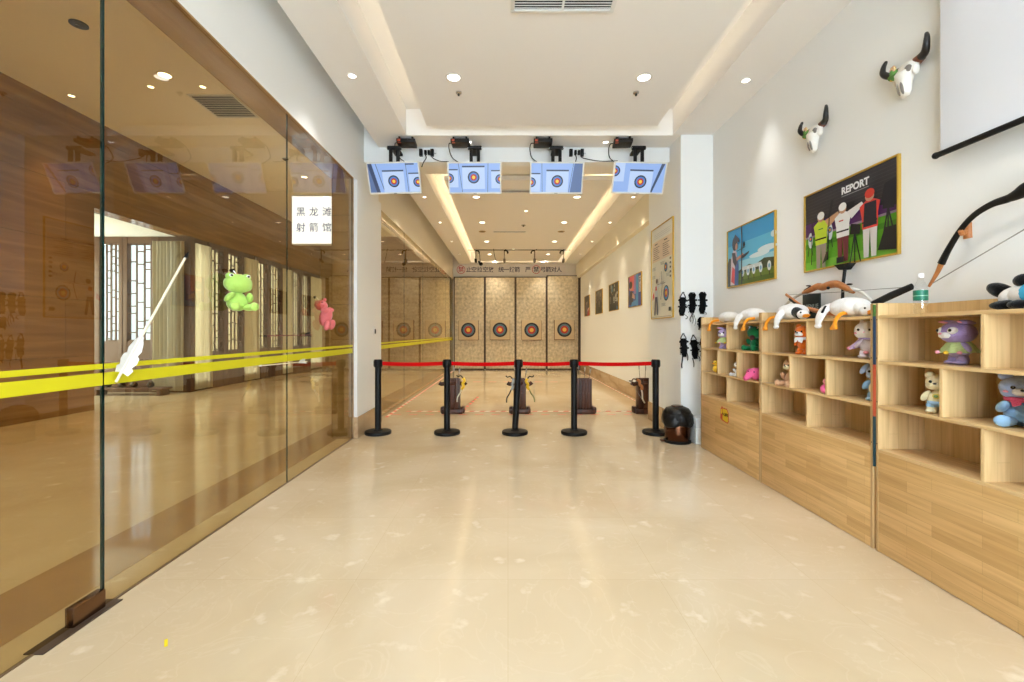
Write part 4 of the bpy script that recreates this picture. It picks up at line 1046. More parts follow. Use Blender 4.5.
# ================================================================== FLOOR TAPE
TPR = mat('tape_red', (206, 74, 58), .5); TPW = mat('tape_white', (226, 208, 186), .5)
def tape(name, p0, p1, w, n, label, gap=0, slant=.6):
    p0, p1 = Vector(p0), Vector(p1); L = (p1 - p0).length; d = (p1 - p0) / L; q = Vector((-d.y, d.x, 0)); c = (p0 + p1) / 2
    m = MB(); s = L / n
    for i in range(n):
        if gap and i % 2: continue
        a = p0 - c + d * s * i; b = a + d * s; o = d * slant * w
        mt = TPR if i % 2 == 0 else TPW
        m.prism([a - q * w / 2, b - q * w / 2, b + q * w / 2 + o, a + q * w / 2 + o], (0, 0, .0012), mt)
    tag(m.build(name, None, (c.x, c.y, .0003)), label, 'floor tape')
tape('floor_tape', (-1.7, 7.55, 0), (2.3, 7.55, 0), .055, 46, 'red and white striped tape across the floor under the bow stands')
tape('floor_tape', (-1.85, 7.25, 0), (2.1, 7.25, 0), .03, 30, 'thin broken red tape on the floor nearer the barrier posts', 1)
tape('floor_tape', (-1.88, 7.0, 0), (-1.88, 15.6, 0), .05, 70, 'red and white striped tape on the floor along the range glass')
tape('floor_tape', (2.44, 7.4, 0), (2.44, 15.4, 0), .02, 60, 'thin red and white tape on the floor along the picture wall skirting')
tape('floor_tape', (-1.35, 12.1, 0), (1.3, 12.1, 0), .05, 13, 'broken red tape across the floor midway to the targets', 1)
tape('floor_tape', (-.75, 7.7, 0), (-.6, 9.4, 0), .05, 12, 'faint red and white tape running from the bow stand to the targets', 1)
m = MB(); m.box(-.006, .006, -.028, .028, 0, .0008, mat('yellow_slip', (236, 214, 20), .5)); tag(m.build('yellow_scrap', None, (-1.434, 1.908, .0003), .64), 'tiny bright yellow tape scrap on the marble near the glass door', 'tape')

# ================================================================== BOW STANDS
def stand(x, label, slats, ears=True, w=.12):
    t = thing('bow_stand', label, 'bow stand', (x, 7.42, 0), 0, 'bow stands on the shooting line')
    m = MB(); m.box(-w - .05, w + .05, -.13, .13, 0, .075, WOODD, .012); m.box(-w - .075, -w - .01, -.09, .09, .0, .11, WOODD, .03); m.box(w + .01, w + .075, -.09, .09, .0, .11, WOODD, .03); m.build('foot', t)
    m = MB()
    for k in range(slats):
        a = -w + 2 * w * k / slats; m.box(a + .003, a + 2 * w / slats - .003, -.085, -.065, .07, .56, WOODD, .003)
    m.build('front_slats', t)
    m = MB()
    m.box(-w, -w + .018, -.065, .085, .07, .56, WOODD, .003); m.box(w - .018, w, -.065, .085, .07, .56, WOODD, .003); m.box(-w + .018, w - .018, .067, .085, .07, .56, WOODD, .003); m.box(-w + .018, w - .018, -.064, .066, .30, .32, WOODD); m.build('quiver_box', t)
    if ears:
        m = MB(); m.tube(catmull([(-w - .10, -.02, .49), (-w - .06, -.02, .47), (-w, -.02, .48), (0, -.088, .49), (w, -.02, .48), (w + .06, -.02, .47), (w + .10, -.02, .50)], 4), [.02] * 25, WOODD, 10, flat=(1.2, 1.6)); m.build('rest_arm', t)
    return t
stand(-.90, 'brown wooden bow stand nearest the glass wall, a yellow bow hung on it', 3)
stand(.19, 'brown wooden bow stand behind the leaning post, two bows hung on it', 3, w=.10)
stand(1.235, 'brown slatted wooden quiver stand holding only arrows', 5, False)
stand(2.225, 'brown wooden bow stand beside the white pier, a pale bow hung on it', 3)
ASH = mat('dark_arrow_shaft', (40, 36, 36), .4); FEA = mat('grey_feather', (196, 196, 200), .8)
def arrow_mesh(p0, p1, r, shaft, feather, point, flen, fw, mb_only=False):
    """arrow from nock p0 to point p1; returns parts as (name, MB)"""
    p0, p1 = Vector(p0), Vector(p1); d = (p1 - p0).normalized(); L = (p1 - p0).length
    u = d.cross(Vector((0, 0, 1)) if abs(d.z) < .9 else Vector((1, 0, 0))).normalized(); v = d.cross(u)
    out = []
    m = MB(); m.tube([p0, p1 - d * .03], r, shaft, 8); out.append(('shaft', m))
    m = MB(); m.tube([p1 - d * .05, p1 - d * .03, p1], [r * 1.5, r * 1.6, r * .25], point, 8); out.append(('point', m))
    for k in range(3):
        a = 2 * PI * k / 3 + .5; q = u * math.cos(a) + v * math.sin(a); th = d.cross(q) * .0012
        m = MB(); s = .06 * L + .0; b = p0 + d * s
        pts = [b + q * r * .8, b + q * fw * .75 - d * flen * .06, b + q * fw + d * flen * .08, b + q * fw * .72 + d * flen * .15, b + q * fw + d * flen * .26, b + q * fw * .95 + d * flen * .40, b + q * fw * .66 + d * flen * .46, b + q * fw * .82 + d * flen * .58, b + q * fw * .6 + d * flen * .78, b + q * r * .8 + d * flen]
        m.prism([p - th / 2 for p in pts], th, feather); out.append(('feather', m))
    return out
def arrow(p0, p1, label, group=None, r=.004, shaft=None, feather=None, point=None, flen=.08, fw=.014):
    p0, p1 = Vector(p0), Vector(p1)
    t = thing('arrow', label, 'arrow', p1, 0, group)
    for nm, m in arrow_mesh(p0 - p1, Vector((0, 0, 0)), r, shaft or ASH, feather or FEA, point or BLACK, flen, fw): m.build(nm, t)
    return t
WHO = ['nearest the glass wall', 'behind the leaning post', 'that holds no bow', 'beside the white pier']
for i, x in enumerate((-.90, .19, 1.235, 2.225)):
    for k, (dx, tl) in enumerate(((-.055, -.03), (.0, .015), (.06, .04))):
        arrow((x + dx + tl * 1.3, 7.42, .80 - .03 * k), (x + dx, 7.42, .325), 'dark arrow standing fletching up in the bow stand ' + WHO[i], 'arrows in the stand ' + WHO[i])
YELB = mat('yellow_riser', (226, 186, 40), .45); WLIMB = mat('white_limb', (228, 226, 218), .4); SILV = mat('silver_riser', (150, 160, 170), .35, metal=.5); CAMO = mat('olive_limb', (110, 116, 72), .5)
def hung_bow(x, y, z, label, riser, limb, lean, tip, side):
    """small recurve hung by its riser, limbs drooping"""
    t = thing('recurve_bow', label, 'bow', (x, y, z), 0)
    R = Matrix.Rotation(lean, 4, 'Y')
    def tb(nm, pts, r, mt, fl=(1, .5)):
        m = MB(); m.tube([R @ p for p in catmull(pts, 5)], r, mt, 10, fl); m.build(nm, t)
    tb('riser', [(-.01 * side, 0, .07), (.02 * side, 0, .03), (.0, 0, -.02), (.02 * side, 0, -.06), (-.005 * side, 0, -.11)], .025, riser, (1, .9))
    tb('limb', [(-.01 * side, 0, .07), (-.05 * side, .01, .10), (-.09 * side, .02, .08), (-.12 * side, .02, .10)], .017, BLACK)
    tb('limb', [(-.005 * side, 0, -.11), (-.02 * side, 0, -.17), (-.05 * side, 0, -.25), (-.045 * side, 0, -.32)], .021, limb)
    m = MB(); m.tube([R @ Vector((-.12 * side, .02, .10)), R @ Vector((-.045 * side, 0, -.32))], .0025, STRG, 6); m.build('string', t)
    return t
hung_bow(-.72, 7.27, .51, 'bow with yellow riser and pale limb hung on the stand nearest the glass', YELB, WLIMB, .15, 0, 1)
hung_bow(.315, 7.27, .50, 'bow with yellow riser on the two bow stand, toward the picture wall', YELB, CAMO, -.2, 0, -1)
hung_bow(.07, 7.27, .50, 'bow with silver riser on the two bow stand, toward the glass wall', SILV, BLACK, .15, 0, 1)
hung_bow(2.08, 7.22, .50, 'bow with tan riser and white limb hung on the stand beside the pier', TIPW, WLIMB, -.42, 0, 1)
# ================================================================== PLUSH TOYS
def fur(name, c, b=.35): return mat('plush_' + name, c, .95, spec=.1, bump=b, bscale=130, sheen=.35, var=.05, vscale=40)
LIL = fur('lilac', (186, 170, 222)); LILD = fur('lilac_deep', (166, 146, 206)); WHI = fur('white', (240, 238, 236)); GRN = fur('green', (24, 112, 66)); GRD = fur('green_deep', (16, 92, 54)); ORG = fur('orange', (216, 108, 34)); PNK = fur('pink', (226, 96, 146)); PNS = fur('soft_pink', (238, 160, 178))
BLU = fur('sky_blue', (158, 200, 240)); GBL = fur('grey_blue', (166, 184, 224)); CRM = fur('cream', (238, 230, 196)); YEL = fur('yellow', (238, 196, 60)); TAN = fur('tan', (200, 156, 120)); PALE = fur('pale_lilac', (238, 230, 242)); BLK = fur('black', (9, 9, 10)); FROG = fur('frog_green', (176, 212, 104)); FROGL = fur('frog_belly', (196, 214, 84)); COR = fur('coral', (216, 114, 114)); ORB = fur('beak_orange', (236, 152, 40))
EYE = mat('bead_eye', (10, 10, 14), .12); TUL = mat('green_tulle', (186, 206, 140), .9, bump=.5, bscale=90); LTUL = mat('lilac_tulle', (200, 180, 224), .9, bump=.5, bscale=90); SCARF = mat('pink_scarf', (222, 88, 122), .9, bump=.6, bscale=160); NOSE = mat('dark_nose', (34, 28, 32), .5); SKY = mat('sky_cloth', (64, 176, 224), .9, bump=.3, bscale=120)
def pear(k): return lambda c: Vector((c.x * (1 - k * c.z), c.y * (1 - k * c.z), c.z))
def toy(name, label, loc, rotz, h, body, head=None, limb=None, ears='round', pose='sit', muzzle=None, belly=None, group='plush toys in the shelf cubbies', ear_in=None, eye=True, nose=NOSE, extra=None, blush=None, tail=False, hs=1.0, fat=1.18):
    head = head or body; limb = limb or body
    t = thing(name, label, 'plush toy', loc, rotz, group)
    t.scale = (fat, fat, 1)
    def B(m, c, r, mt, rot=None, fn=None): m.ball(tuple(x * h for x in c), tuple(x * h for x in r), mt, rot, 16, 11, fn)
    st = pose == 'stand'
    m = MB()
    if st: B(m, (0, 0, .34), (.17, .145, .2), body, None, pear(.15))
    else: B(m, (0, .01, .25), (.2, .17, .25), body, None, pear(.18))
    m.build('body', t)
    hz = .70 if st else .69; hr = (.245 * hs, .215 * hs, .22 * hs)
    m = MB(); B(m, (0, -.02, hz), hr, head); B(m, (-.1 * hs, -.06, hz - .07), (.13 * hs, .12 * hs, .12 * hs), head); B(m, (.1 * hs, -.06, hz - .07), (.13 * hs, .12 * hs, .12 * hs), head); hd = m.build('head', t)
    for s in (-1, 1):
        m = MB()
        if st: B(m, (s * .095, -.01, .13), (.085, .09, .13), limb, None, pear(.12)); B(m, (s * .1, -.05, .05), (.088, .12, .05), limb)
        else: B(m, (s * .15, -.17, .095), (.09, .16, .09), limb, (0, 0, s * .3)); B(m, (s * .19, -.3, .11), (.092, .06, .105), limb)
        m.build('leg', t)
        m = MB()
        if st: B(m, (s * .19, -.03, .38), (.06, .07, .14), limb, (.2, -s * .5, 0))
        else: B(m, (s * .2, -.09, .34), (.065, .075, .15), limb, (.7, -s * .35, 0))
        m.build('arm', t)
        m = MB()
        if ears == 'round': B(m, (s * .17 * hs, 0, hz + .19 * hs), (.08, .045, .08), head); (ear_in and B(m, (s * .17 * hs, -.025, hz + .185 * hs), (.05, .03, .05), ear_in))
        elif ears == 'long': B(m, (s * .13, .02, hz + .25), (.065, .035, .17), head, (.15, s * .25, 0)); (ear_in and B(m, (s * .13, -.005, hz + .25), (.038, .02, .13), ear_in, (.15, s * .25, 0)))
        elif ears == 'side': B(m, (s * .25, .03, hz + .06), (.06, .05, .15), head, (0, -s * .5, 0)); (ear_in and B(m, (s * .255, .0, hz + .05), (.035, .03, .1), ear_in, (0, -s * .5, 0)))
        elif ears == 'back': B(m, (s * .14, .02, hz + .225), (.06, .2, .05), head, (-.12, 0, s * .35)); (ear_in and B(m, (s * .155, -.04, hz + .225), (.045, .165, .034), ear_in, (-.12, 0, s * .35)))
        elif ears == 'frog':
            B(m, (s * .16, -.04, hz + .17), (.088, .08, .088), head); B(m, (s * .165, -.105, hz + .185), (.045, .025, .045), WHI); B(m, (s * .165, -.125, hz + .185), (.026, .014, .026), EYE)
        elif ears == 'cat': m.prism([(s * .06 * h, 0, (hz + .18) * h), (s * .2 * h, 0, (hz + .12) * h), (s * .17 * h, 0, (hz + .29) * h)], (0, .03 * h, 0), head)
        m.build('ear' if ears != 'frog' else 'eye_bump', t)
        if eye and ears != 'frog':
            m = MB(); B(m, (s * .095 * hs, -.215 * hs - .005, hz + .02), (.026, .018, .032), EYE); m.build('eye', hd)
        if blush:
            m = MB(); B(m, (s * .16 * hs, -.165 * hs, hz - .06), (.035, .02, .025), blush); m.build('cheek', hd)
    if muzzle:
        m = MB(); B(m, (0, -.19 * hs, hz - .05), (.11 * hs, .085, .075), muzzle); B(m, (-.05, -.2 * hs, hz - .065), (.06, .07, .055), muzzle); B(m, (.05, -.2 * hs, hz - .065), (.06, .07, .055), muzzle); m.build('muzzle', hd)
        m = MB(); B(m, (0, -.275 * hs, hz - .02), (.03, .02, .022), nose); m.build('nose', hd)
    elif ears != 'frog':
        m = MB(); B(m, (0, -.232 * hs, hz - .04), (.018, .012, .014), nose); m.build('nose', hd)
    if belly:
        m = MB(); B(m, (0, -.1, .26 if not st else .33), (.12, .085, .16), belly, None, pear(.1)); m.build('belly_patch', t)
    if tail:
        m = MB(); B(m, (0, .2, .1), (.06, .06, .06), limb); m.build('tail', t)
    if extra: extra(t, h, B, hz)
    return t
def skirt(mt, poms=(), z=.52, z1=.27, r0=.15, r1=.31):
    def f(t, h, B, hz):
        m = MB(); N = 40; rings = []
        for k, q in enumerate((0, .35, .7, 1)):
            rr = r0 + (r1 - r0) * q ** .8; rings.append([m.bm.verts.new(((rr + .02 * q * math.sin(9 * a)) * h * math.cos(a), (rr + .02 * q * math.sin(9 * a)) * h * math.sin(a) * .92, (z + (z1 - z) * q + .012 * q * math.cos(9 * a)) * h)) for a in [2 * PI * i / N for i in range(N)]])
        m.ring_faces(rings, mt, False); m.build('tulle_skirt', t)
        for i, c in enumerate(poms):
            a = -PI / 2 + (i - (len(poms) - 1) / 2) * .62
            m = MB(); B(m, ((r1 + .02) * math.cos(a), (r1 + .01) * math.sin(a), z1), (.038, .038, .038), c); o = m.build('pompon', t)
    return f
def scarf(mt, z=.5, tails=True):
    def f(t, h, B, hz):
        m = MB(); m.tube([(h * .17 * math.cos(a), h * (.16 * math.sin(a) - .02), h * z) for a in [2 * PI * i / 24 for i in range(25)]], .034 * h, mt, 10, flat=(1, 1.3))
        if tails:
            for s in (-1, 1): m.prism([(s * .01 * h, -.19 * h, (z + .02) * h), (s * .13 * h, -.17 * h, (z + .0) * h), (s * .10 * h, -.2 * h, (z - .13) * h), (s * .02 * h, -.22 * h, (z - .08) * h)], (0, -.02 * h, 0), mt)
        m.build('scarf', t)
    return f
def cape(t, h, B, hz):
    m = MB(); N = 18; rings = []
    for q in (0, .5, 1):
        rings.append([m.bm.verts.new(((.16 + .22 * q) * h * math.cos(a), (.14 + .14 * q) * h * math.sin(a) - .02 * h, (.50 - .26 * q + .02 * q * math.sin(6 * a)) * h)) for a in [-.9 + (PI + 1.8) * i / N for i in range(N + 1)]])
    for a, b in zip(rings, rings[1:]):
        for i in range(N): m.face([a[i], a[i + 1], b[i + 1], b[i]], LTUL, True)
    m.build('cape', t)
    m = MB(); m.tube([(h * .17 * math.cos(a), h * (.155 * math.sin(a) - .02), h * .5) for a in [2 * PI * i / 24 for i in range(25)]], .022 * h, LIL, 8); m.build('collar', t)
    for a, c in ((-.55, fur('dot_blue', (92, 176, 226))), (PI + .55, PNS)):
        m = MB(); B(m, (.37 * math.cos(a), .27 * math.sin(a), .25), (.045, .045, .045), c); m.build('pompon', t)
    m = MB(); B(m, (.02, -.2, .16), (.05, .03, .04), PNS); m.build('foot_pad', t)
def shorts(mt):
    def f(t, h, B, hz):
        m = MB(); B(m, (0, 0, .25), (.178, .155, .1), mt); B(m, (.095, -.01, .18), (.095, .1, .08), mt); B(m, (-.095, -.01, .18), (.095, .1, .08), mt); m.build('shorts', t)
        m = MB(); B(m, (0, -.15, .40), (.06, .02, .06), fur('patch_yellow', (220, 206, 110))); B(m, (0, -.165, .40), (.035, .015, .035), fur('patch_green', (120, 160, 110))); m.build('chest_badge', t)
    return f
R = math.radians
def bunnyface(t, h, B, hz):
    skirt(TUL, (fur('pom_orange', (238, 160, 80)), PNS, YEL, PNS), .53, .27, .14, .29)(t, h, B, hz)
    for s in (-1, 1):
        m = MB(); B(m, (s * .13, -.195, hz + .04), (.085, .06, .085), WHI, (0, 0, s * .5)); m.build('eye_patch', t)
        m = MB(); B(m, (s * .14, -.255, hz + .05), (.03, .018, .034), EYE); m.build('pupil', t)
T2, T1, T0 = 1.135, .872, .61
# --- unit by the bin
toy('plush_bunny', 'small lilac plush bunny in green tulle in the shelf unit by the bin', (2.265, 4.755, T2), R(-60), .232, LIL, muzzle=WHI, ears='back', ear_in=PNS, pose='stand', extra=skirt(TUL, (YEL, PNS, YEL)), hs=1.0)
def spikes(t, h, B, hz):
    m = MB()
    for k in range(6): m.ball((0, (.16 + .02 * (k % 2)) * h, (.2 + .12 * k) * h), (.02 * h, .05 * h, .05 * h), GRD, u=8, v=6)
    m.build('back_crest', t)
    m = MB(); B(m, (.05, -.2, .5), (.1, .03, .1), mat('open_mouth', (60, 26, 30), .8), (0, .3, 0)); m.build('chest_bow', t)
toy('plush_dinosaur', 'dark green plush dinosaur sitting in the shelf unit by the bin', (2.30, 4.22, T2), R(-75), .245, GRN, ears='frog', limb=GRN, extra=spikes, hs=1.05)
# duckling
t = thing('plush_duckling', 'little yellow plush duckling half hidden in the shelf unit by the bin', 'plush toy', (2.245, 4.875, T1), R(-70), 'plush toys in the shelf cubbies')
t.scale = (1.25, 1.25, 1.25)
m = MB(); m.ball((0, 0, .035), (.035, .042, .035), YEL); m.ball((0, .04, .05), (.014, .02, .014), YEL); m.build('body', t)
m = MB(); m.ball((0, -.015, .085), (.026, .026, .025), YEL); hd = m.build('head', t)
m = MB(); m.ball((0, -.042, .082), (.012, .016, .006), ORB); m.build('beak', hd)
for s in (-1, 1):
    m = MB(); m.ball((s * .012, -.037, .092), .004, EYE, u=8, v=6); m.build('eye', hd)
toy('plush_rabbit', 'white plush rabbit peeking past a divider above the yellow sticker', (2.275, 4.485, T1), R(-85), .17, WHI, ears='long', ear_in=PNS, hs=.9)
# pink elephant lying down
t = thing('plush_elephant', 'bright pink plush elephant lying in the shelf unit by the bin', 'plush toy', (2.33, 4.16, T1), R(-70), 'plush toys in the shelf cubbies')
m = MB(); m.ball((0, .02, .06), (.085, .12, .06), PNK); m.build('body', t)
m = MB(); m.ball((0, -.09, .058), (.06, .06, .055), PNK); m.tube(catmull([(0, -.12, .06), (-.01, -.155, .045), (-.015, -.18, .022), (-.02, -.2, .016)], 4), [.034 - .0013 * i for i in range(13)], PNK, 12); hd = m.build('head', t)
for s in (-1, 1):
    m = MB(); m.ball((s * .066, -.075, .06), (.018, .04, .042), PNK, (0, 0, s * .5)); m.build('ear', hd)
    m = MB(); m.ball((s * .03, -.14, .078), .006, EYE, u=8, v=6); m.build('eye', hd)
    m = MB(); m.ball((s * .06, -.04, .022), (.028, .045, .022), PNK); m.ball((s * .06, .10, .022), (.028, .04, .022), PNK); m.build('legs', t)
# --- middle unit
def bearscarf(t, h, B, hz):
    scarf(mat('white_scarf', (236, 236, 236), .9, bump=.4, bscale=100), .5)(t, h, B, hz)
toy('plush_bear', 'orange plush bear with a white neckerchief in the middle shelf unit', (2.262, 3.475, T2), R(-72), .245, ORG, muzzle=WHI, pose='stand', hs=.92, extra=bearscarf)
toy('plush_cat', 'white plush cat in a lilac cape in the middle shelf unit', (2.325, 2.925, T2), R(-62), .258, PALE, WHI, PALE, ears='cat', pose='stand', extra=cape, hs=1.08, nose=PNS, blush=PNS)
toy('plush_monkey', 'tan plush monkey half hidden by a divider in the middle shelf unit', (2.275, 3.65, T1), R(-80), .24, TAN, ears='side', muzzle=CRM, hs=.75, pose='sit')
t = thing('plush_pompon', 'pink two ball plush figure behind a divider in the middle shelf unit', 'plush toy', (2.235, 3.195, T1), R(-80), 'plush toys in the shelf cubbies')
m = MB(); m.ball((0, 0, .035), (.036, .036, .035), PNK); m.build('body', t)
m = MB(); m.ball((0, 0, .088), (.022, .022, .022), PNS); hd = m.build('head', t)
m = MB(); m.ball((0, 0, .064), (.016, .016, .01), PNS); m.build('collar', t)
for s in (-1, 1):
    m = MB(); m.ball((s * .008, -.02, .092), .003, EYE, u=8, v=6); m.build('eye', hd)
toy('plush_dog', 'sky blue plush dog with a big dark nose in the middle shelf unit', (2.315, 2.845, T1), R(-62), .262, BLU, GBL, BLU, ears='side', pose='stand', muzzle=BLU, belly=CRM, hs=.8)
# --- near unit
toy('plush_bunny', 'large lilac plush bunny in green tulle in the shelf unit nearest the viewer', (2.35, 2.37, T2), R(-98), .238, LIL, LILD, LIL, ears='back', ear_in=PNS, pose='stand', muzzle=WHI, nose=PNS, hs=1.14, fat=1.2, eye=False, extra=bunnyface)
toy('plush_bear', 'cream plush bear in pale blue shorts in the shelf unit nearest the viewer', (2.285, 2.41, T1), R(-60), .238, CRM, ears='round', pose='stand', muzzle=CRM, hs=.8, extra=shorts(BLU))
toy('plush_bear', 'blue plush bear with a pink scarf in the shelf unit nearest the viewer', (2.365, 2.085, T1), R(-50), .255, BLU, GBL, BLU, pose='sit', muzzle=WHI, hs=1.02, extra=scarf(SCARF, .49), blush=PNS, fat=1.28)
# eye patch of white fur for the big bunny is part of its muzzle colouring

# --- frog and coral plush hung on the glass
def crown(t, h, B, hz):
    m = MB()
    for k in range(6):
        a = 2 * PI * k / 6; m.tube([(.055 * h * math.cos(a), (.055 * math.sin(a) - .02) * h, (hz + .19) * h), (.065 * h * math.cos(a), (.065 * math.sin(a) - .02) * h, (hz + .25) * h)], [.032 * h, .006 * h], mat('gold_felt', (226, 160, 50), .7), 8)
    m.build('crown', t)
    m = MB(); m.tube([(0, .01 * h, (hz + .2) * h), (-.05 * h, .06 * h, (hz + .33) * h)], .012 * h, WHITE, 8); m.tube([(-.05 * h, .06 * h, (hz + .33) * h), (-.09 * h, .12 * h, (hz + .34) * h)], [.05 * h, .03 * h], BLACK, 12); m.build('suction_hook', t)
    m = MB(); m.tube([(x * h, (-.235 + abs(x) * .32) * h, (hz + .0 + .02 * (abs(x) / .15)) * h) for x in (-.15, -.08, 0, .08, .15)], .008 * h, NOSE, 6); m.build('mouth', t)
toy('plush_frog', 'lime green plush frog with a gold crown hung on the glass wall', (-1.855, 3.12, 1.450), R(56), .272, FROG, ears='frog', belly=None, extra=crown, hs=1.1, group=None, fat=1.22)
t = thing('plush_pig', 'coral pink plush pig hung on the glass wall near its far end', 'plush toy', (-1.85, 4.72, 1.345))
Rp = Matrix.Rotation(-.32, 4, 'Y')
def Bq(m, c, r, mt, rot=None):
    c2 = Rp @ Vector(c); m.ball(tuple(c2), r, mt, (0, .32 if rot is None else .32 + rot, 0), 16, 11)
m = MB(); Bq(m, (0, 0, .13), (.062, .065, .10), COR); m.build('body', t)
m = MB(); Bq(m, (-.005, -.01, .255), (.066, .062, .055), COR); hd = m.build('head', t)
m = MB(); Bq(m, (.03, -.06, .245), (.028, .02, .02), COR); m.build('snout', hd)
for s in (-1, 1):
    m = MB(); Bq(m, (s * .045, 0, .30), (.018, .012, .02), COR); m.build('ear', hd)
    m = MB(); Bq(m, (.05 + .012 * s, -.03 + .03 * s, .185), (.045, .026, .026), COR, -.2); m.build('arm', t)
    m = MB(); Bq(m, (.012 * s + .015, .03 * s - .01, .035), (.033, .03, .055), COR); m.build('leg', t)
    m = MB(); Bq(m, (.012 + s * .022, -.063, .272), (.006, .005, .007), EYE); m.build('eye', hd)
m = MB(); m.tube([Rp @ Vector((-.01, 0, .30)), Rp @ Vector((-.03, .0, .36))], .004, WHITE, 8); m.tube([Rp @ Vector((-.03, 0, .355)), Rp @ Vector((-.05, 0, .36))], [.012, .016], BLACK, 10); m.build('suction_hook', t)

# --- arrows stuck on the glass
IV = mat('ivory_shaft', (240, 232, 206), .5); WF = mat('white_feather', (226, 226, 222), .85); DKF = mat('black_feather', (26, 22, 24), .85); RDS = mat('dark_red_shaft', (110, 44, 36), .5)
def gl(u, v, X=-1.895): return Vector((X,) + on_x(u, v, X))
arrow(gl(116, 382), gl(188.5, 252), 'long ivory arrow with big white feathers slanting up the glass wall', None, .0065, IV, WF, BLACK, .22, .042)
arrow(gl(312, 335.0), gl(263, 336), 'dark red arrow with black feathers level on the glass wall', None, .004, RDS, DKF, BLACK, .11, .03)
arrow(gl(307, 361.5), gl(258, 366), 'thin white arrow with white feathers on the glass below the dark arrow', None, .004, IV, WF, WHITE, .12, .03)

# ================================================================== GEESE ON THE SHELF TOPS
TOP = 1.405
def goose(y, label, body_r, hy, foot_at, wing_at, neck=None, head=True, x=2.315, beak_flat=False, wing_mark=False, headx=-.03):
    t = thing('plush_goose', label, 'plush toy', (x, y, TOP), 0, 'plush geese on the shelf tops')
    bx_, by_, bz_ = body_r
    m = MB(); m.ball((0, 0, bz_ * .96), body_r, WHI, (0, 0, .2)); m.ball((-.02, -by_ * .45, bz_ * .9), (bx_ * .8, by_ * .6, bz_ * .88), WHI); m.ball((.01, by_ * .85, bz_ * .9), (bx_ * .4, by_ * .35, bz_ * .5), WHI); m.build('body', t)
    if head:
        m = MB(); n0, n1 = Vector((headx * .6, -by_ * .75, bz_ * .9)), Vector((headx, -by_ - hy * .55, .032)); m.tube([n0, (n0 + n1) / 2 + Vector((0, 0, .008)), n1], [.042, .038, .032], neck or WHI, 14); m.build('neck', t)
        m = MB(); hc = (headx - .012, -by_ - hy, .036); m.ball(hc, (.038, .046, .036), WHI); hd = m.build('head', t)
        m = MB(); m.ball((hc[0] - .012, hc[1] - .058, hc[2] - .008), (.02, .034, .011), ORB); m.ball((hc[0] - .012, hc[1] - .05, hc[2] - .018), (.018, .03, .008), ORB); m.build('beak', hd)
        for s in (-1, 1):
            m = MB(); m.ball((hc[0] + s * .028 - .006, hc[1] - .026, hc[2] + .014), .0065, EYE, u=10, v=8); m.build('eye', hd)
    if wing_at is not None:
        m = MB(); pts = catmull([(-.055, wing_at, bz_ * 1.25), (-.105, wing_at + .01, bz_ * .8), (-.135, wing_at + .02, -.01), (-.138, wing_at + .025, -.055)], 5)
        m.tube(pts, [.022 + .016 * math.sin(PI * min(1, (i + 4) / 17)) for i in range(len(pts))], WHI, 12, flat=(1.0, .42), up=(1, 0, 0)); m.ball(pts[-1], (.014, .034, .018), WHI)
        m.build('wing', t)
        if wing_mark:
            m = MB(); m.tube([(-.1, wing_at + .004, bz_ * 1.15), (-.135, wing_at - .012, bz_ * .55)], .008, BLK, 8); m.build('wing_mark', t)
    if foot_at is not None:
        m = MB(); pts = catmull([(-.05, foot_at - .0, .03), (-.105, foot_at + .004, .022), (-.135, foot_at + .01, -.012), (-.140, foot_at + .02, -.05)], 4)
        m.tube(pts, [.0125] * len(pts), ORB, 10)
        for k in (-1, 0, 1): m.tube([(-.139, foot_at + .018, -.045), (-.145, foot_at + .02 + .022 * k, -.074)], [.0125, .011], ORB, 10); m.ball((-.145, foot_at + .02 + .022 * k, -.074), .011, ORB, u=10, v=8)
        m.build('foot', t)
    return t
goose(4.76, 'white plush goose farthest along the shelf tops, one orange foot hanging', (.09, .125, .06), .05, .135, None, head=False)
goose(4.30, 'white plush goose with wing and foot hanging, second from the bin', (.095, .135, .066), .05, -.12, .03, head=False)
goose(3.70, 'plush goose with black neck and orange beak lying on the middle shelf unit', (.10, .13, .068), .11, .12, -.03, neck=BLK, headx=-.06)
goose(3.08, 'fat white plush goose in front of the wooden bow', (.10, .135, .07), .09, -.07, .09, wing_mark=True, headx=-.05)

# ================================================================== BOWS AND SIGN ON THE MIDDLE UNIT
LIMBG = mat('pale_grey_limb', (196, 188, 176), .4)
t = thing('recurve_bow', 'honey wood recurve bow with white limbs standing arched on the shelf top', 'bow', (2.43, 3.45, TOP))
def bp(u, v): 
    Y, Z = on_x(u, v, 2.43); return Vector((0, Y - 3.45, Z - TOP))
m = MB(); m.tube(catmull([bp(803, 293), bp(810, 290), bp(817.5, 286.5), bp(823, 287), bp(830.4, 284.5), bp(838, 284.3), bp(846, 288), bp(854, 292)], 5), [.013 + .016 * math.sin(PI * i / 35) ** .7 if 0 < i < 35 else .013 for i in range(36)], TIPW, 12, flat=(1, .8), up=(1, 0, 0)); m.build('riser', t)
for pts in ([(804, 292.5), (797, 296), (790, 301), (784.5, 306), (781, 310)], [(850, 289), (858, 290.5), (866, 295.5), (872, 302), (876, 308)]):
    m = MB(); P_ = catmull([bp(*q) for q in pts], 5); m.tube(P_, [.014 - .0045 * i / len(P_) for i in range(len(P_))], WLIMB if pts[0][0] > 830 else LIMBG, 10, flat=(1, .6), up=(1, 0, 0)); m.build('limb', t)
m = MB(); m.tube([bp(805, 291.5), bp(811, 288)], .02, BLACK, 10, flat=(1, .6), up=(1, 0, 0)); m.tube([bp(845, 287.5), bp(851, 290.5)], .02, BLACK, 10, flat=(1, .6), up=(1, 0, 0))
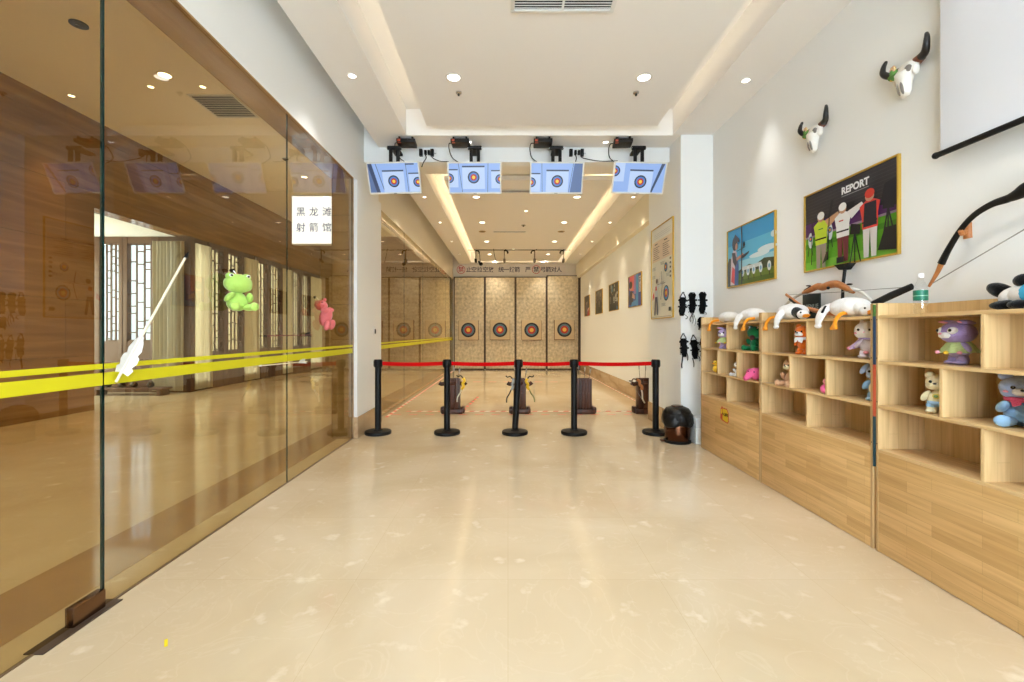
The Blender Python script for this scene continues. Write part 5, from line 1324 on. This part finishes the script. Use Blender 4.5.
m.ball(bp(831.5, 288) + Vector((-.025, 0, 0)), .012, BLACK); m.ball(bp(808.5, 285.8), (.02, .012, .006), BLACK); m.ball(bp(849.5, 284.3), (.02, .014, .008), BLACK); m.build('limb_bolts', t)
# black stabiliser standing up from the bow
t = thing('phone_stand', 'slim black stand with flat head rising behind the wooden bow', 'stand', (2.47, 3.33, TOP))
def sp(u, v):
    Y, Z = on_x(u, v, 2.47); return Vector((0, Y - 3.33, Z - TOP))
m = MB(); m.tube([sp(842.5, 300), sp(843, 285), sp(845, 269)], [.011, .011, .012], BLACK, 10); m.build('pole', t)
m = MB(); a, b = sp(838, 266.5), sp(852, 264.5); m.prism([a + Vector((-.03, 0, .01)), b + Vector((-.03, 0, .012)), sp(847, 269.5) + Vector((-.03, 0, 0)), sp(843, 270) + Vector((-.03, 0, 0))], (.06, 0, 0), BLACK); m.build('head', t)
m = MB(); m.box(-.05, .05, -.06, .06, 0, .015, BLACK, .004); m.build('foot', t)
# second dark bow lying behind the geese
t = thing('dark_bow', 'dark strung bow lying behind the geese, one limb rising past the bottle', 'bow', (2.40, 3.3, TOP))
def dp(u, v, X=2.40):
    Y, Z = on_x(u, v, X); return Vector((X - 2.40, Y - 3.3, max(Z - TOP, .02)))
m = MB(); m.tube(catmull([dp(786, 294.5), dp(795, 301), dp(805, 308.5)], 5), [.012] * 11, TIPW, 10, flat=(1, .6), up=(1, 0, 0)); m.tube(catmull([dp(790, 299), dp(800, 306), dp(812, 312)], 4), .012, LIMB, 10, up=(1, 0, 0)); m.build('limb', t)
m = MB(); m.tube(catmull([dp(808, 309), dp(828, 313), dp(850, 313), dp(870, 306)], 5), .018, TIPW, 10, flat=(1, .8), up=(1, 0, 0)); m.build('riser', t)
m = MB(); m.tube([dp(868, 306.5), dp(890, 296), dp(912, 286.5)], [.022, .024, .020], LIMB, 10, flat=(1, .6), up=(1, 0, 0)); m.build('limb', t)
m = MB(); m.tube([dp(786, 295), dp(840, 292), dp(880, 289), dp(911, 287)], .0025, STRG, 6); m.build('string', t)
# dark card sign
t = thing('display_card', 'dark green card with pale lettering standing behind the geese', 'card', (2.475, 3.71, TOP))
DG = mat('dark_green_card', (26, 40, 36), .5)
m = MB(); m.box(-.006, .006, -.105, .105, 0, .215, DG, .002); m.build('board', t)
m = MB(); m.text('APENUE', .05, Matrix.Translation((-.0065, 0, .11)) @ Matrix(((0, 0, -1, 0), (-1, 0, 0, 0), (0, 1, 0, 0), (0, 0, 0, 1))), mat('card_grey', (150, 158, 150), .6), .0004, .0005); m.build('lettering', t)

# ================================================================== BOTTLE AND PANDA ON THE NEAR UNIT
y, _ = on_x(920, 312, 2.235)
t = thing('water_bottle', 'clear plastic bottle with a green label on the shelf top', 'bottle', (2.238, y, TOP))
PET = glass('clear_plastic', (.95, .965, .965), 2.0)
m = MB(); m.lathe([(.001, .004), (.026, .0), (.031, .006), (.031, .05), (.0295, .055), (.031, .06), (.031, .128), (.028, .145), (.018, .172), (.0125, .182), (.0125, .2)], PET, 28, caps=False); m.build('body', t)
m = MB(); m.lathe([(.0315, .072), (.0318, .074), (.0318, .124), (.0315, .126)], mat('green_label', (24, 110, 84), .4), 28, caps=False); m.lathe([(.032, .094), (.032, .098)], mat('label_pale', (150, 196, 170), .4), 28, caps=False); m.build('label', t)
m = MB(); m.lathe([(.0145, .194), (.0148, .196), (.0148, .214), (.013, .217), (.001, .217)], WHITEP, 24); m.build('cap', t)
t = thing('plush_panda', 'black and white plush panda in a sky blue shirt lying on the shelf top', 'plush toy', (2.33, 2.0, TOP), 0, None)
m = MB(); m.ball((0, -.02, .062), (.09, .13, .062), WHI); m.ball((0, .07, .055), (.07, .07, .055), WHI); m.build('body', t)
m = MB(); m.ball((0, -.03, .066), (.097, .075, .066), SKY); m.build('shirt', t)
m = MB(); m.ball((0, -.25, .085), (.095, .09, .083), WHI); hd = m.build('head', t)
for s in (-1, 1):
    m = MB(); m.ball((s * .065, -.23, .165), (.03, .022, .03), BLK); m.build('ear', hd)
    m = MB(); m.ball((s * .04, -.332, .1), (.02, .012, .026), BLK); m.build('eye_patch', hd)
    m = MB()
    if s < 0: m.ball((-.05, .06, .022), (.05, .075, .024), BLK, (0, 0, .4)); m.ball((-.075, .0, .02), (.035, .05, .022), BLK)
    else: m.ball((.0, .15, .095), (.04, .062, .032), BLK, (.5, 0, 0)); m.tube([(-.0, .10, .075), (-.02, .07, .035)], [.022, .018], BLK, 10)
    m.build('leg', t)
    m = MB(); m.ball((s * .06, -.17, .03) if s > 0 else (-.045, .015, .128), (.028, .04, .03), BLK); m.build('arm', t)
m = MB(); m.ball((0, -.335, .07), (.03, .02, .02), WHI); m.ball((0, -.352, .078), (.011, .007, .008), NOSE); m.build('muzzle', hd)

# ================================================================== LOBBY SIGN
t = thing('lightbox_sign', 'lit white lightbox with blue Chinese lettering seen through the glass', 'sign', (-2.51, 5.98, 2.464))
LBX = emit('lightbox_face', (214, 226, 255), 2.6)
m = MB(); m.box(-.335, .335, 0, .09, 0, .641, WHITEP, .006); m.build('casing', t)
m = MB(); m.box(-.325, .325, -.004, 0, .01, .631, LBX); m.build('face', t)
INKB = emit('sign_blue_ink', (84, 88, 170), .55)
m = MB()
for j, s_ in enumerate(('黑龙滩', '射箭馆')):
    for k, ch in enumerate(s_): m.text(ch, .125, Matrix.Translation((-.212 + .172 * k, -.0052, .42 - .205 * j)) @ UPR, INKB, .0006, .0006)
m.build('lettering', t)
m = MB(); m.box(.335, .345, .03, .06, .2, .25, STEELD); m.box(.335, .345, .03, .06, .4, .45, STEELD); m.build('bracket', t)
